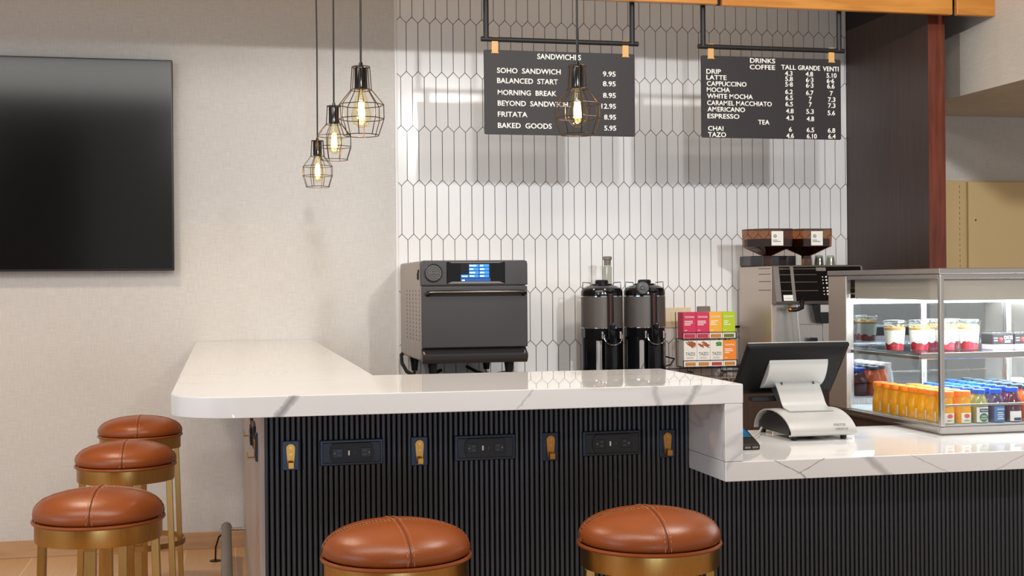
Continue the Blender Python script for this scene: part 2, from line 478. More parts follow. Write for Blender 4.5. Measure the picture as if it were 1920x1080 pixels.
M = dict(
    quartz=quartz('white_veined_quartz'), paper=linen('linen_wallpaper', (204, 201, 196)), paper2=linen('grey_linen_wallpaper', (196, 188, 176)),
    ceiling=mat('ceiling_paint', (220, 214, 204), 0.9), floor=plank_floor('wood_plank_tile'),
    base=wood('baseboard_oak', (176, 138, 100), (196, 158, 118), 0.45, 'x'),
    tile=mat('glazed_white_tile', (238, 238, 238), 0.10, var=0.03, vscale=3), grout=mat('dark_grout', (58, 44, 36), 0.9), white=mat('white_trim', (228, 226, 222), 0.4),
    honey=wood('honey_wood', (176, 112, 44), (206, 142, 66), 0.35, 'x', 10, 2.5),
    panel=wood('dark_wood_panel', (48, 32, 27), (64, 44, 37), 0.42, 'z', 20, 3), mahog=wood('mahogany_edge', (82, 36, 24), (112, 54, 36), 0.35, 'z', 16, 3),
    void=mat('dark_void', (28, 22, 20), 0.8), beige=mat('beige_laminate', (212, 186, 136), 0.5, var=0.03),
    flute=mat('fluted_black_panel', (58, 59, 63), 0.32), taupe=wood('taupe_wall_reflection', (168, 152, 140), (184, 168, 156), 0.4, 'z', 30, 2),
    plate=mat('dark_blue_plate', (44, 50, 62), 0.34, 0.4), plateb=mat('black_plate', (24, 25, 29), 0.4), black=mat('black_plastic', (18, 18, 19), 0.35), blackg=mat('gloss_black', (10, 10, 12), 0.08),
    blackm=mat('black_powder_coat', (24, 24, 25), 0.5), steel=brushed('brushed_steel', (196, 190, 184), 0.28, 'z', 0.08), steelx=brushed('brushed_steel_rail', (196, 190, 184), 0.28, 'x', 0.08),
    warmsteel=brushed('warm_brushed_steel', (196, 182, 170), 0.34, 'z', 0.08, 0.75), chrome=mat('chrome', (225, 225, 225), 0.08, 1.0), darkmetal=mat('dark_bronze_wire', (58, 44, 32), 0.35, 0.8),
    brass=brushed('brushed_brass', (180, 140, 80), 0.30, 'z', 0.10), brassx=mat('satin_brass', (176, 122, 58), 0.32, 1.0), strap=mat('tan_strap', (206, 160, 98), 0.5),
    leather=leather('cognac_leather', (138, 69, 26)), seam=mat('leather_seam', (92, 42, 18), 0.6), stitch=mat('tan_stitching', (214, 150, 96), 0.7),
    board=mat('charcoal_board', (42, 39, 40), 0.5, spec=0.35, bump=0.05), letter=mat('white_lettering', (240, 238, 232), 0.5), letterk=mat('black_lettering', (30, 30, 30), 0.5),
    tvs=mat('television_screen', (21, 20, 20), 0.12, spec=0.38), tvf=mat('television_bezel', (14, 14, 18), 0.3),
    monb=mat('matt_black_shell', (11, 11, 12), 0.5, spec=0.22), glass=pane_glass('clear_pane', (248, 250, 250)), bulb=pane_glass('clear_bulb', (255, 248, 226), 0.9), smoke=pane_glass('smoked_acrylic', (150, 150, 155), 0.8, 0.0, 0.03), clear=pane_glass('clear_plastic', (245, 250, 250), 1.0, 0.05, 0.03),
    tumb=pane_glass('clear_tumbler', (225, 228, 220), 1.0, 0.02, 0.05), hopperg=pane_glass('brown_tinted_hopper', (208, 168, 136), 0.7, 0.03, 0.03),
    filament=mat('glowing_filament', (255, 214, 140), 0.5, emit=(255, 214, 140), es=32.0),
    granite=granite('dark_speckled_granite'), cab=wood('dark_brown_cabinet', (62, 46, 38), (78, 60, 50), 0.4, 'z', 18, 3),
    ovend=mat('dark_grey_enamel', (56, 54, 55), 0.35, 0.3, var=0.03), ovens=brushed('oven_side_steel', (164, 154, 146), 0.42, 'z', 0.08, 0.35), ovenh=brushed('dark_handle', (96, 92, 88), 0.28, 'x', 0.05),
    steelp=mat('satin_steel', (188, 182, 176), 0.26, 1.0), scr=mat('lit_screen_blue', (20, 60, 120), 0.2, emit=(36, 92, 170), es=0.6), scrb=mat('lit_screen_button', (40, 120, 220), 0.2, emit=(56, 136, 225), es=0.8), scrd=mat('screen_dark', (14, 16, 26), 0.15), scrw=mat('lit_screen_text', (230, 240, 255), 0.3, emit=(225, 238, 255), es=1.0),
    scrt=mat('lit_screen_teal', (10, 46, 62), 0.2, emit=(30, 120, 150), es=0.45),
    urnb=mat('urn_gloss_black', (14, 14, 16), 0.14), urnw=brushed('urn_grey_wrap', (90, 84, 80), 0.42, 'x', 0.06, 0.25), amber=mat('coffee_sight_glass', (70, 34, 18), 0.1, coat=0.5),
    ivory=mat('ivory_plastic', (224, 208, 176), 0.4), greyp=mat('grey_plastic', (120, 114, 108), 0.5), silver=mat('silver_paint', (188, 187, 184), 0.32, 0.35), silverd=mat('grey_plastic_shell', (66, 66, 70), 0.4),
    cord=mat('black_cord', (20, 19, 18), 0.6), led=mat('led_strip', (235, 245, 255), 0.5, emit=(225, 240, 255), es=9.0), header=mat('grey_header_panel', (178, 166, 152), 0.45), caseback=mat('case_liner', (205, 215, 222), 0.3),
    juice=mat('orange_juice', (240, 168, 12), 0.12, sss=0.3, coat=0.6), carrot=mat('carrot_juice', (236, 104, 28), 0.12, sss=0.3, coat=0.6), green=mat('green_juice', (150, 148, 84), 0.15, sss=0.2, coat=0.6), blueb=mat('blueberry_juice', (70, 52, 84), 0.12, coat=0.6), purple=mat('purple_juice', (84, 24, 44), 0.12, coat=0.6), milk=mat('white_milk', (236, 236, 230), 0.2, coat=0.5),
    capo=mat('orange_cap', (240, 126, 22), 0.4), capb=mat('blue_cap', (28, 84, 200), 0.35), capk=mat('slate_cap', (52, 70, 84), 0.35), capw=mat('white_cap', (242, 242, 240), 0.4),
    lw=mat('white_label', (236, 234, 228), 0.5), lred=mat('red_label', (222, 92, 70), 0.5), lgreen=mat('green_label', (70, 120, 84), 0.5), lblue=mat('blue_label', (70, 116, 170), 0.5), lnavy=mat('navy_label', (40, 48, 96), 0.5),
    yog=mat('yoghurt', (240, 234, 222), 0.4, sss=0.2), berry=mat('berry_compote', (150, 22, 34), 0.2, var=0.3, vscale=80), granola=mat('granola', (186, 146, 92), 0.8, bump=1.0, bscale=160, var=0.35, vscale=140),
    sleeve=mat('black_carton', (40, 34, 36), 0.5), strawb=mat('strawberry_print', (214, 50, 40), 0.5), grip=mat('pale_grey_band', (186, 178, 186), 0.5), beans=mat('coffee_beans', (48, 28, 18), 0.5, bump=1.0, bscale=120, var=0.4, vscale=120),
    tpink=mat('pink_carton', (214, 52, 92), 0.5), tpinkd=mat('rose_band', (232, 130, 160), 0.5), tyel=mat('amber_carton', (246, 178, 62), 0.5), tlime=mat('lime_carton', (184, 206, 24), 0.5), torg=mat('orange_carton', (244, 138, 38), 0.5), twhite=mat('ivory_carton', (236, 230, 220), 0.5),
    cinn=mat('cinnamon_print', (160, 84, 44), 0.6, var=0.5, vscale=90), mint=mat('mint_print', (70, 140, 62), 0.6, var=0.3, vscale=60), sachet=mat('orange_sachet', (240, 150, 50), 0.5), sachetr=mat('red_sachet', (220, 70, 80), 0.5), sachetg=mat('green_sachet', (120, 140, 40), 0.5), slot=mat('dark_slot', (40, 24, 18), 0.8),
)

# ------------------------------------------------------------------ the room
struct('floor', MB().box(-6, -9.5, -0.1, 7, 0.0, 0.0), M['floor'])
struct('wall_back', MB().box(-6, 0.0, 0, 7, 0.12, 3.4), M['paper'])
struct('ceiling', MB().box(-6, -9.5, 3.4, 7, 0.12, 3.5), M['ceiling'])
struct('baseboard_back', MB().box(-6, -0.012, 0, 0.101, 0.0, 0.086, 0.002), M['base'])

struct('tv_reflection_wall', MB().box(-6, -9.5, 0, -1.6, -9.4, 3.4), M['void'])  # unseen dark slab, added to darken the television's reflection

# picket tiles: one field of long hexagons on a dark grout bed
XT, TW, ZT, TS, TP = 0.9319, 0.0633, 2.7749, 0.2888, 0.0325
def tile_field():
    mb = MB(); bm = mb.bm
    x_lo, x_hi, z_lo, z_hi = 0.913, 3.503, 0.872, 3.4
    G = 0.0015
    rnd = random.Random(3)
    for r in range(-3, 8):
        zt = ZT - r * TS
        for i in range(-1, 43):
            xc = XT + TW * (i + (0.5 if r % 2 else 0.0))
            hw = TW / 2 - G
            poly = [(xc, zt - G * 1.5), (xc + hw, zt - TP), (xc + hw, zt - TS + G * 0.4), (xc, zt - TS - TP + G * 1.5), (xc - hw, zt - TS + G * 0.4), (xc - hw, zt - TP)]
            def clip(poly, ax, lim, keep_less):
                out = []
                for k in range(len(poly)):
                    a, b2 = poly[k], poly[(k + 1) % len(poly)]
                    ia = (a[ax] <= lim) if keep_less else (a[ax] >= lim)
                    ib = (b2[ax] <= lim) if keep_less else (b2[ax] >= lim)
                    if ia: out.append(a)
                    if ia != ib:
                        t = (lim - a[ax]) / (b2[ax] - a[ax])
                        out.append((a[0] + t * (b2[0] - a[0]), a[1] + t * (b2[1] - a[1])))
                return out
            for ax, lim, kl in ((0, x_lo, False), (0, x_hi, True), (1, z_lo, False), (1, z_hi, True)):
                if poly: poly = clip(poly, ax, lim, kl)
            if len(poly) < 3: continue
            cx = sum(p[0] for p in poly) / len(poly); cz = sum(p[1] for p in poly) / len(poly)
            tx, tz = rnd.gauss(0, 0.0035), rnd.gauss(0, 0.0016)
            def Y(p, d): return -0.0085 + d + (p[0] - cx) * tx + (p[1] - cz) * tz
            k = 0.0016
            def shr(p):
                dx, dz = cx - p[0], cz - p[1]; L = math.hypot(dx, dz)
                return (p[0] + dx / L * k, p[1] + dz / L * k)
            vf = [bm.verts.new((shr(p)[0], Y(p, 0), shr(p)[1])) for p in poly]
            vb = [bm.verts.new((p[0], Y(p, 0.0012), p[1])) for p in poly]
            vr = [bm.verts.new((p[0], -0.004, p[1])) for p in poly]
            n = len(poly)
            bm.faces.new(vf)
            for a in range(n):
                c = (a + 1) % n
                bm.faces.new((vb[a], vb[c], vf[c], vf[a])); bm.faces.new((vr[a], vr[c], vb[c], vb[a]))
    bmesh.ops.recalc_face_normals(bm, faces=bm.faces[:])
    for f in bm.faces: f.material_index = 0
    mb.mi = 1
    mb.box(0.905, -0.0065, 0.872, 3.504, -0.0005, 3.4)
    return mb
struct('wall_back_tiled', tile_field(), [M['tile'], M['grout']], 20)
struct('trim_1', MB().box(0.899, -0.012, 0.872, 0.913, 0.0, 3.4, 0.003, 2), M['white'])

# dark wood return wall at the right end of the tiles, with its mahogany edge
struct('wall_right', MB().box(3.5046, -0.8985, 0, 3.592, 0.0, 2.784), M['panel'])
struct('trim_2', MB().box(3.5030, -0.9004, 0, 3.597, -0.8985, 2.784), M['mahog'])
struct('trim_3', MB().box(3.507, -0.9, 2.785, 3.76, -0.001, 3.4), M['void'])  # black block standing in for the deep shade above the panel
struct('wall_right_upper', MB().box(3.771, -3.2, 2.312, 6.8, -0.001, 3.4), M['paper2'])
# beige wainscot cabinet on the right
t = thing('wall_cabinet', 'beige laminate cupboard on the wall right of the dark wood return', 'cabinet', (4.9, 0, 0))
MB().box(3.62, -0.028, 0, 6.6, -0.0005, 1.931, 0.002).build('body', M['beige'], t)
d = MB().box(4.253, -0.048, 0.03, 5.1, -0.0285, 1.924, 0.002).build('door', M['beige'], t)
for z in (1.70, 1.30): MB().ball((4.30, -0.049, z), 0.006).build('knob', M['brassx'], d)
mb = MB()
for k in range(60):
    mb.box(4.208, -0.0295, 0.06 + k * 0.031, 4.2095, -0.0278, 0.06 + k * 0.031 + 0.016)
mb.build('perforation', M['slot'], t)

# honey wood canopy fascia above the counter
for x0, x1, zb, n in ((-3.2, 2.303, 2.667, 4), (2.325, 3.538, 2.663, 5), (3.562, 3.864, 2.664, 6)):
    mb = MB().box(x0, -1.075, zb, x1, -1.045, 3.39, 0.003)
    struct('trim_%d' % n, mb, M['honey'])
struct('trim_7', MB().box(-3.2, -1.044, zb + 0.006, 3.5, -1.03, 3.39).box(-3.2, -1.03, 3.1, 3.5, -0.92, 3.13), M['void'])

# ------------------------------------------------------------------ front bar
t = thing('bar_counter', 'dark fluted bar base carrying the white quartz bar', 'counter', (1.5, -3.1, 0))
def flutes(x0, x1, z0, z1):
    mb = MB(); bm = mb.bm
    pitch = 0.0147; prof = []
    n = int(round((x1 - x0) / pitch)); p = (x1 - x0) / n
    for k in range(n):
        a = x0 + k * p
        prof += [(a, -3.2310), (a + p * 0.20, -3.2310), (a + p * 0.26, -3.2365), (a + p * 0.38, -3.2386), (a + p * 0.80, -3.2386), (a + p * 0.93, -3.2365), (a + p * 0.985, -3.2320)]
    prof += [(x1, -3.2310)]
    lo = [bm.verts.new((x, y, z0)) for x, y in prof]; hi = [bm.verts.new((x, y, z1)) for x, y in prof]
    for k in range(len(prof) - 1):
        bm.faces.new((lo[k], lo[k + 1], hi[k + 1], hi[k]))
    return mb
MB().box(0.112, -3.231, 0, 1.345, -2.90, 1.0115).box(1.345, -3.231, 0, 4.2, -2.90, 0.7970).box(0.112, -2.90, 0, 0.42, -0.013, 1.0115).build('body', M['flute'], t)
flutes(0.104, 1.3450, 0.0, 1.0115).build('fluted_panel', M['flute'], t, 60)
flutes(1.3452, 4.2, 0.0, 0.7970).build('fluted_panel', M['flute'], t, 60)
tag(MB().box(0.0955, -3.236, 0, 0.1118, -0.014, 1.0115, 0.002).build('side_panel', M['taupe'], t), 'end panel coloured taupe for the reflected wall')  # taupe streaks stand in for the wall mirrored in dark flutes

R0 = 0.17
pts = [(1.3988, -3.5217)]
xl, yf = -0.1365, -3.5217
for k in range(0, 25):
    a = -PI / 2 - k / 24 * PI / 2
    pts.append((xl + R0 + R0 * math.cos(a), yf + R0 + R0 * math.sin(a)))
pts += [(xl, -0.004), (0.457, -0.004), (0.457, -2.8314), (1.3988, -2.8314)]
bt = MB().prism(pts, 'z', 1.0125, 1.067, 0.003, 2).build('bar_countertop', M['quartz'], None)
tag(bt, 'L-shaped white veined quartz bar top with rounded corner, reaching to the wall', 'countertop')
MB().box(1.3458, -3.5214, 0.8526, 1.3986, -2.8318, 1.0124, 0.0015).build('waterfall_panel', M['quartz'], bt)
sc = MB().box(1.3454, -3.5222, 0.7974, 4.2, -2.81, 0.8519, 0.003, 2).build('service_countertop', M['quartz'], None)
tag(sc, 'lower white quartz service counter under the till and display case', 'countertop')

# coat hooks and power outlets on the fluted front and on the bar's left side
def hook():
    r = local('coat_hook', 'x', 'hook')
    MB().box(-0.0235, -0.008, -0.0405, 0.0235, 0.0, 0.0405, 0.0015).build('backplate', M['plate'], r)
    mb = MB()
    prof = []
    for k in range(13):
        a = PI * k / 12
        prof.append((0.0125 * math.cos(a), 0.0205 + 0.0125 * math.sin(a)))
    prof += [(-0.012, 0.008), (-0.0085, -0.03), (0.0085, -0.03), (0.012, 0.008)]
    mb.prism(prof, 'y', -0.0115, -0.0082, 0.0008, 1)
    mb.box(-0.0078, -0.030, -0.0335, 0.0078, -0.0085, -0.0295, 0.001)
    mb.box(-0.0078, -0.033, -0.0335, 0.0078, -0.0295, -0.016, 0.001)
    k = mb.build('hook', M['brassx'], r)
    for z, q in ((0.022, 0.0042), (0.004, 0.0036)): MB().cyl((0, -0.0112, z), (0, -0.0128, z), q).build('screw', M['brass'], k)
    return r
def outlet():
    r = local('power_outlet', 'x', 'outlet')
    MB().box(-0.0885, -0.010, -0.036, 0.0885, 0.0, 0.036, 0.004, 2).build('frame', M['plate'], r)
    MB().box(-0.081, -0.0125, -0.029, 0.081, -0.009, 0.029, 0.002).cyl((-0.074, -0.012, 0), (-0.074, -0.014, 0), 0.004).cyl((0.074, -0.012, 0), (0.074, -0.014, 0), 0.004).build('faceplate', M['plateb'], r)
    pr = [(-0.062 + 0.0, -0.027)]
    pr = [(-0.050, -0.0275), (0.050, -0.0275), (0.058, -0.018), (0.062, 0.0), (0.058, 0.018), (0.050, 0.0275), (-0.050, 0.0275), (-0.058, 0.018), (-0.062, 0.0), (-0.058, -0.018)]
    b = MB().prism(pr, 'y', -0.0175, -0.0122, 0.0015, 2).build('module', M['blackm'], r)
    for s in (-1, 1):
        q = MB().box(s * 0.039 - 0.0145, -0.0186, -0.0135, s * 0.039 + 0.0145, -0.0172, 0.0135, 0.001).build('socket', M['plateb'], b)
    for s in (-1, 1):
        MB().box(s * 0.035 - 0.004, -0.0190, 0.005, s * 0.035 + 0.004, -0.0184, 0.0065).box(s * 0.035 - 0.004, -0.0190, -0.0065, s * 0.035 + 0.004, -0.0184, -0.005).cyl((s * 0.048, -0.0184, 0), (s * 0.048, -0.0190, 0), 0.0026).build('slots', M['greyp'], b)
    MB().box(-0.0105, -0.0190, -0.0065, -0.0065, -0.0172, 0.0065).build('usb_port', M['lw'], b)
    MB().box(0.0085, -0.0184, -0.003, 0.0095, -0.0172, 0.003).build('usb_port', M['greyp'], b)
    return r
YF = -3.2378
hk = hook(); ol = outlet()
hx = [(0.179, 0.8785), (0.538, 0.8775), (0.920, 0.877), (1.275, 0.874)]
hl = ['brass coat hook at the left end of the fluted bar front', 'brass coat hook between the left and middle power outlets', 'brass coat hook between the middle and right power outlets', 'brass coat hook right of all power outlets, beside the white panel']
for k, (x, z) in enumerate(hx):
    if k == 0: hk.location = (x, YF, z); hk['label'] = hl[0]; hk['group'] = 'coat hooks under the bar'
    else: dup(hk, (x, YF, z), 0, hl[k], 'coat hooks under the bar')
ox = [(0.347, 0.8815), (0.727, 0.8815), (1.105, 0.881)]
oll = ['dark recessed power outlet, leftmost of three on the fluted bar front', 'black recessed power outlet in the middle of the fluted bar front', 'black recessed power outlet, rightmost of three, near the white panel']
for k, (x, z) in enumerate(ox):
    if k == 0: ol.location = (x, YF, z); ol['label'] = oll[0]; ol['group'] = 'power outlets under the bar'
    else: dup(ol, (x, YF, z), 0, oll[k], 'power outlets under the bar')
XS = 0.0962
dup(hk, (XS, -3.0, 0.876), -PI / 2, "brass coat hook on the bar's taupe left side, nearer the front corner", 'coat hooks under the bar')
dup(hk, (XS, -2.42, 0.876), -PI / 2, "brass coat hook on the bar's taupe left side, farther from the front corner", 'coat hooks under the bar')
dup(ol, (XS, -2.71, 0.88), -PI / 2, "power outlet seen edge-on on the bar's taupe left side", 'power outlets under the bar')

# foot rail along the left side
t = thing('foot_rail', "grey tubular foot rail along the bar's left side", 'rail', (0.006, -1.2, 0))
mb = MB(); mb.tube([(0.006, -0.34, 0.165), (0.006, -3.5, 0.165)], 0.024, 20); mb.ball((0.006, -0.34, 0.165), 0.026, s=(1, 0.8, 1))
mb.build('rail', M['greyp'], t)
MB().cyl((0.006, -0.40, 0.165), (0.0952, -0.40, 0.165), 0.008).cyl((0.0935, -0.40, 0.165), (0.0953, -0.40, 0.165), 0.022).build('bracket', M['steel'], t)
MB().ring((0.006, -0.37, 0.165), 0.028, 0.004).xf(Matrix.Identity(4)).build('collar', M['warmsteel'], t)
MB().tube([(0.0, -0.36, 0.145), (-0.03, -0.34, 0.12), (-0.045, -0.33, 0.07), (-0.048, -0.33, 0.004)], 0.0045, 8).lathe([(0, 0), (0.028, 0), (0.028, 0.003), (0.02, 0.006), (0, 0.006)], (-0.048, -0.33, 0.0)).build('foot', M['darkmetal'], t)

# ------------------------------------------------------------------ back counter
t = thing('back_counter', 'dark brown back counter cabinets along the tiled wall', 'counter', (2.2, -0.4, 0))
MB().box(0.905, -0.72, 0.10, 3.50, -0.001, 0.829).box(0.93, -0.66, 0, 3.49, -0.01, 0.10).build('body', M['cab'], t)
for k in range(5):
    x0 = 0.909 + k * 0.5185
    dd = MB().box(x0, -0.741, 0.11, x0 + 0.512, -0.7205, 0.822, 0.002).build('door', M['cab'], t)
    MB().tube([(x0 + 0.47, -0.741, 0.70), (x0 + 0.47, -0.765, 0.70), (x0 + 0.47, -0.765, 0.80), (x0 + 0.47, -0.741, 0.80)], 0.004, 8).build('handle', M['steel'], dd)
g = MB().box(0.905, -0.78, 0.8295, 3.502, -0.0015, 0.870, 0.003, 2).build('back_countertop', M['granite'], None)
tag(g, 'dark speckled granite worktop along the tiled wall', 'countertop')

# ------------------------------------------------------------------ television
t = thing('television', 'large black flat television on the left wall, switched off', 'television', (-1.19, 0, 1.965))
MB().box(-2.14, -0.075, 1.432, -0.24, -0.03, 2.498, 0.003).build('bezel', M['tvf'], t)
MB().box(-2.132, -0.0768, 1.442, -0.2475, -0.0745, 2.4905).build('screen', M['tvs'], t)
MB().box(-1.5, -0.0295, 1.7, -0.9, -0.0005, 2.2).build('wall_bracket', M['blackm'], t)

# wall switch plate and small box on the tiles
t = thing('switch_plate', 'ivory double switch plate on the tiles behind the tea boxes', 'switch', (2.475, -0.0095, 1.155))
MB().box(2.400, -0.0155, 1.098, 2.549, -0.0098, 1.211, 0.002).build('plate', M['ivory'], t)
for k in range(2):
    MB().box(2.428 + k * 0.058, -0.0185, 1.122, 2.462 + k * 0.058, -0.0150, 1.188, 0.002).build('rocker', M['ivory'], t)
tag(MB().box(2.585, -0.034, 1.12, 2.657, -0.0098, 1.216, 0.003).build('outlet_cover', M['greyp'], None), 'small grey outlet cover on the tiles above the tea boxes', 'outlet')

# ------------------------------------------------------------------ bar stools
def stool():
    r = local('bar_stool', 'x', 'stool')
    # cushion
    prof = [(0.0, 0.700), (0.168, 0.700), (0.176, 0.708), (0.1785, 0.718), (0.1765, 0.730), (0.168, 0.744), (0.150, 0.758), (0.122, 0.770), (0.085, 0.779), (0.045, 0.7840), (0.0, 0.7855)]
    def dome(x, y):
        rr = math.hypot(x, y)
        for (r0, z0), (r1, z1) in zip(prof[3:], prof[4:]):
            if r1 <= rr <= r0:
                tt = (rr - r1) / (r0 - r1); return z1 + (z0 - z1) * tt
        return 0.704
    o = MB().lathe(prof, n=64).build('cushion', M['leather'], r, 60)
    md = o.modifiers.new('sub', 'SUBSURF'); md.levels = 1; md.render_levels = 1
    def arc(phi, off, n=44, r_end=0.1765):
        c, s = math.cos(phi), math.sin(phi)
        out = []
        for k in range(n + 1):
            a = -1 + 2 * k / n
            x = math.copysign(abs(a) ** 0.8, a) * r_end
            lim = math.sqrt(max(0, r_end ** 2 - off ** 2))
            x = max(-lim, min(lim, x))
            out.append(Vector((x * c - off * s, x * s + off * c, dome(x, off))))
        for sg, ins in ((-1, True), (1, False)):
            for rr, zz in ((0.1785, 0.718), (0.1765, 0.7075)):
                xx = sg * math.sqrt(rr * rr - off * off)
                p = Vector((xx * c - off * s, xx * s + off * c, zz))
                if ins: out.insert(0, p)
                else: out.append(p)
        return out
    sm = MB()
    for phi in (0, PI / 2):
        sm.tube(arc(phi, 0), 0.0016, 6)
    sm.build('seam', M['seam'], o)
    st = MB()
    for phi in (0, PI / 2):
        for off in (-0.0075, 0.0075):
            a = arc(phi, off, 90)
            for k in range(0, 94, 2):
                if (a[k + 1] - a[k]).length > 1e-4:
                    st.tube([a[k] + Vector((0, 0, 0.0004)), a[k + 1] + Vector((0, 0, 0.0004))], 0.0006, 4)
    st.build('stitching', M['stitch'], o)
    MB().ring((0, 0, 0.6995), 0.1765, 0.0052, 72).build('piping', M['leather'], r)
    MB().lathe([(0.150, 0.645), (0.172, 0.645), (0.1725, 0.647), (0.1725, 0.694), (0.16, 0.6965), (0.150, 0.6965)], n=72).lathe([(0, 0.68), (0.151, 0.68), (0.151, 0.6965), (0, 0.6965)], n=48).build('seat_band', M['brass'], r)
    for k in range(4):
        a = k * PI / 2
        T = Matrix.Rotation(a, 4, 'Z')
        mb = MB()
        mb.box(-0.015, -0.011, 0.0, 0.015, 0.011, 0.640, 0.0015)
        mb.xf(Matrix.Rotation(math.radians(-1.6), 4, 'X'))
        mb.xf(Matrix.Translation((0, -0.171, 0.0)))
        mb.box(-0.018, -0.168, 0.6385, 0.018, -0.134, 0.6455, 0.002)
        mb.xf(T)
        mb.build('leg', M['brass'], r)
    mb = MB(); bm = mb.bm
    mb.lathe([(0.1835, 0.222), (0.1885, 0.222), (0.1885, 0.246), (0.1835, 0.246), (0.1835, 0.222)], n=64)
    mb.build('foot_ring', M['brass'], r)
    return r
STOOLS = [(-0.346, -3.065, -3.3, 'brown leather bar stool with brass legs, nearest of the three along the left side'),
          (-0.353, -1.925, -0.5, 'brown leather bar stool, middle of the three along the left side'),
          (-0.360, -0.955, -0.6, 'brown leather bar stool, farthest of the three, beside the back wall'),
          (0.400, -3.785, 3.7, 'brown leather bar stool in front of the fluted bar, left of the pair'),
          (1.036, -3.785, -3.5, 'brown leather bar stool in front of the fluted bar, right of the pair')]
s0 = stool()
for k, (x, y, rz, lb) in enumerate(STOOLS):
    if k == 0:
        s0.location = (x, y, 0); s0.rotation_euler = (0, 0, math.radians(rz)); tag(s0, lb, None, 'bar stools')
    else:
        dup(s0, (x, y, 0), math.radians(rz), lb, 'bar stools')

# ------------------------------------------------------------------ pendant lamps
def pendant():
    r = local('pendant_lamp', 'x', 'lamp')
    MB().tube([(0, 0, 0.125), (0.0015, 0, 0.5), (-0.001, 0.001, 0.9), (0, 0, 1.44)], 0.0032, 8).build('cord', M['cord'], r)
    MB().lathe([(0, 0.122), (0.005, 0.135), (0.007, 0.122), (0.017, 0.120), (0.0185, 0.116), (0.0185, 0.062), (0.016, 0.058), (0, 0.058)], n=28).build('socket', M['urnb'], r)
    N = 8
    w = 0.0013
    def pol(rad, z, off=0.0): return [Vector((rad * math.cos(2 * PI * (k + off) / N), rad * math.sin(2 * PI * (k + off) / N), z)) for k in range(N)]
    mb = MB()
    lv = [(0.0255, 0.122), (0.030, 0.056), (0.0650, 0.013), (0.0655, -0.027), (0.0500, -0.074)]
    P = [pol(*l, 0.25) for l in lv]
    for k in range(N):
        mb.tube([p[k] for p in P], w, 6)
    mb.ring((0, 0, 0.122), 0.0255, w, 32, 6); mb.ring((0, 0, 0.056), 0.030, w, 32, 6); mb.ring((0, 0, -0.074), 0.0500, w, 40, 6)
    for L in (2, 3):
        for k in range(N):
            mb.tube([P[L][k], P[L][(k + 1) % N]], w, 6)
    mb.tube([(-0.0255, 0, 0.122), (0.0255, 0, 0.122)], w, 6); mb.tube([(0, -0.0255, 0.122), (0, 0.0255, 0.122)], w, 6)
    mb.build('cage', M['darkmetal'], r)
    b = MB().lathe([(0.012, 0.058), (0.0135, 0.045), (0.019, 0.022), (0.0265, -0.005), (0.0285, -0.020), (0.026, -0.034), (0.018, -0.046), (0.008, -0.052), (0, -0.053)], n=28).build('bulb', M['bulb'], r)
    mb = MB()
    for k in range(8):
        a = 2 * PI * k / 8
        mb.tube([(0.0055 * math.cos(a), 0.0055 * math.sin(a), 0.020), (0.0085 * math.cos(a), 0.0095 * math.sin(a), -0.026)], 0.0028, 6)  # strands thickened to imitate the glare around the bulb
    mb.build('filament', M['filament'], b)
    MB().cyl((0, 0, 0.056), (0, 0, 0.024), 0.0045, 0.003).cyl((0, 0, -0.022), (0, 0, -0.04), 0.002).build('stem', M['clear'], b)
    MB().lathe([(0, 1.44), (0.045, 1.44), (0.05, 1.455), (0.05, 1.47), (0, 1.47)]).build('ceiling_rose', M['urnb'], r)
    return r
p0 = pendant()
PEND = [(0.392, -3.15, 1.852, 20, 'wire-cage pendant lamp over the bar corner, largest and highest of the left three'),
        (0.402, -2.10, 1.882, 5, 'wire-cage pendant lamp, middle of the left cluster of three'),
        (0.399, -1.29, 1.844, 12, 'wire-cage pendant lamp, smallest and lowest of the left three'),
        (0.998, -3.285, 1.849, 30, 'wire-cage pendant lamp hanging in front of the sandwich menu board')]
for k, (x, y, z, rz, lb) in enumerate(PEND):
    if k == 0:
        p0.location = (x, y, z); p0.rotation_euler = (0, 0, math.radians(rz)); tag(p0, lb, None, 'wire-cage pendant lamps')
    else:
        dup(p0, (x, y, z), math.radians(rz), lb, 'wire-cage pendant lamps')
for x, y, z, rz, lb in PEND:
    lamp('pendant_bulb_light', 'POINT', (x, y, z - 0.005), 5.0, (1.0, 0.72, 0.42), 0.012)

# ------------------------------------------------------------------ menu boards on black pipe hangers
SANDWICH_LINES=[
  ('SANDWICHES', 1.437, 2.3944, 0.2107, 0.0258),('SOHO  SANDWICH', 1.2449, 2.325, 0.3039, 0.0246),('BALANCED  START', 1.2449, 2.2782, 0.2903, 0.0246),('MORNING  BREAK', 1.2469, 2.2234, 0.2813, 0.0246),
  ('BEYOND  SANDWICH', 1.2469, 2.1737, 0.3352, 0.0246),('FRITATA', 1.2469, 2.1226, 0.1413, 0.0246),('BAKED  GOODS', 1.2469, 2.0709, 0.2569, 0.0246),('9.95', 1.7535, 2.3223, 0.0629, 0.0239),
  ('8.95', 1.7535, 2.2763, 0.0629, 0.0239),('8.95', 1.7535, 2.2217, 0.0629, 0.0239),('12.95', 1.7453, 2.1706, 0.0712, 0.0239),('8.95', 1.7582, 2.1192, 0.0583, 0.0239),
  ('5.95', 1.7582, 2.0676, 0.0588, 0.0239),
]
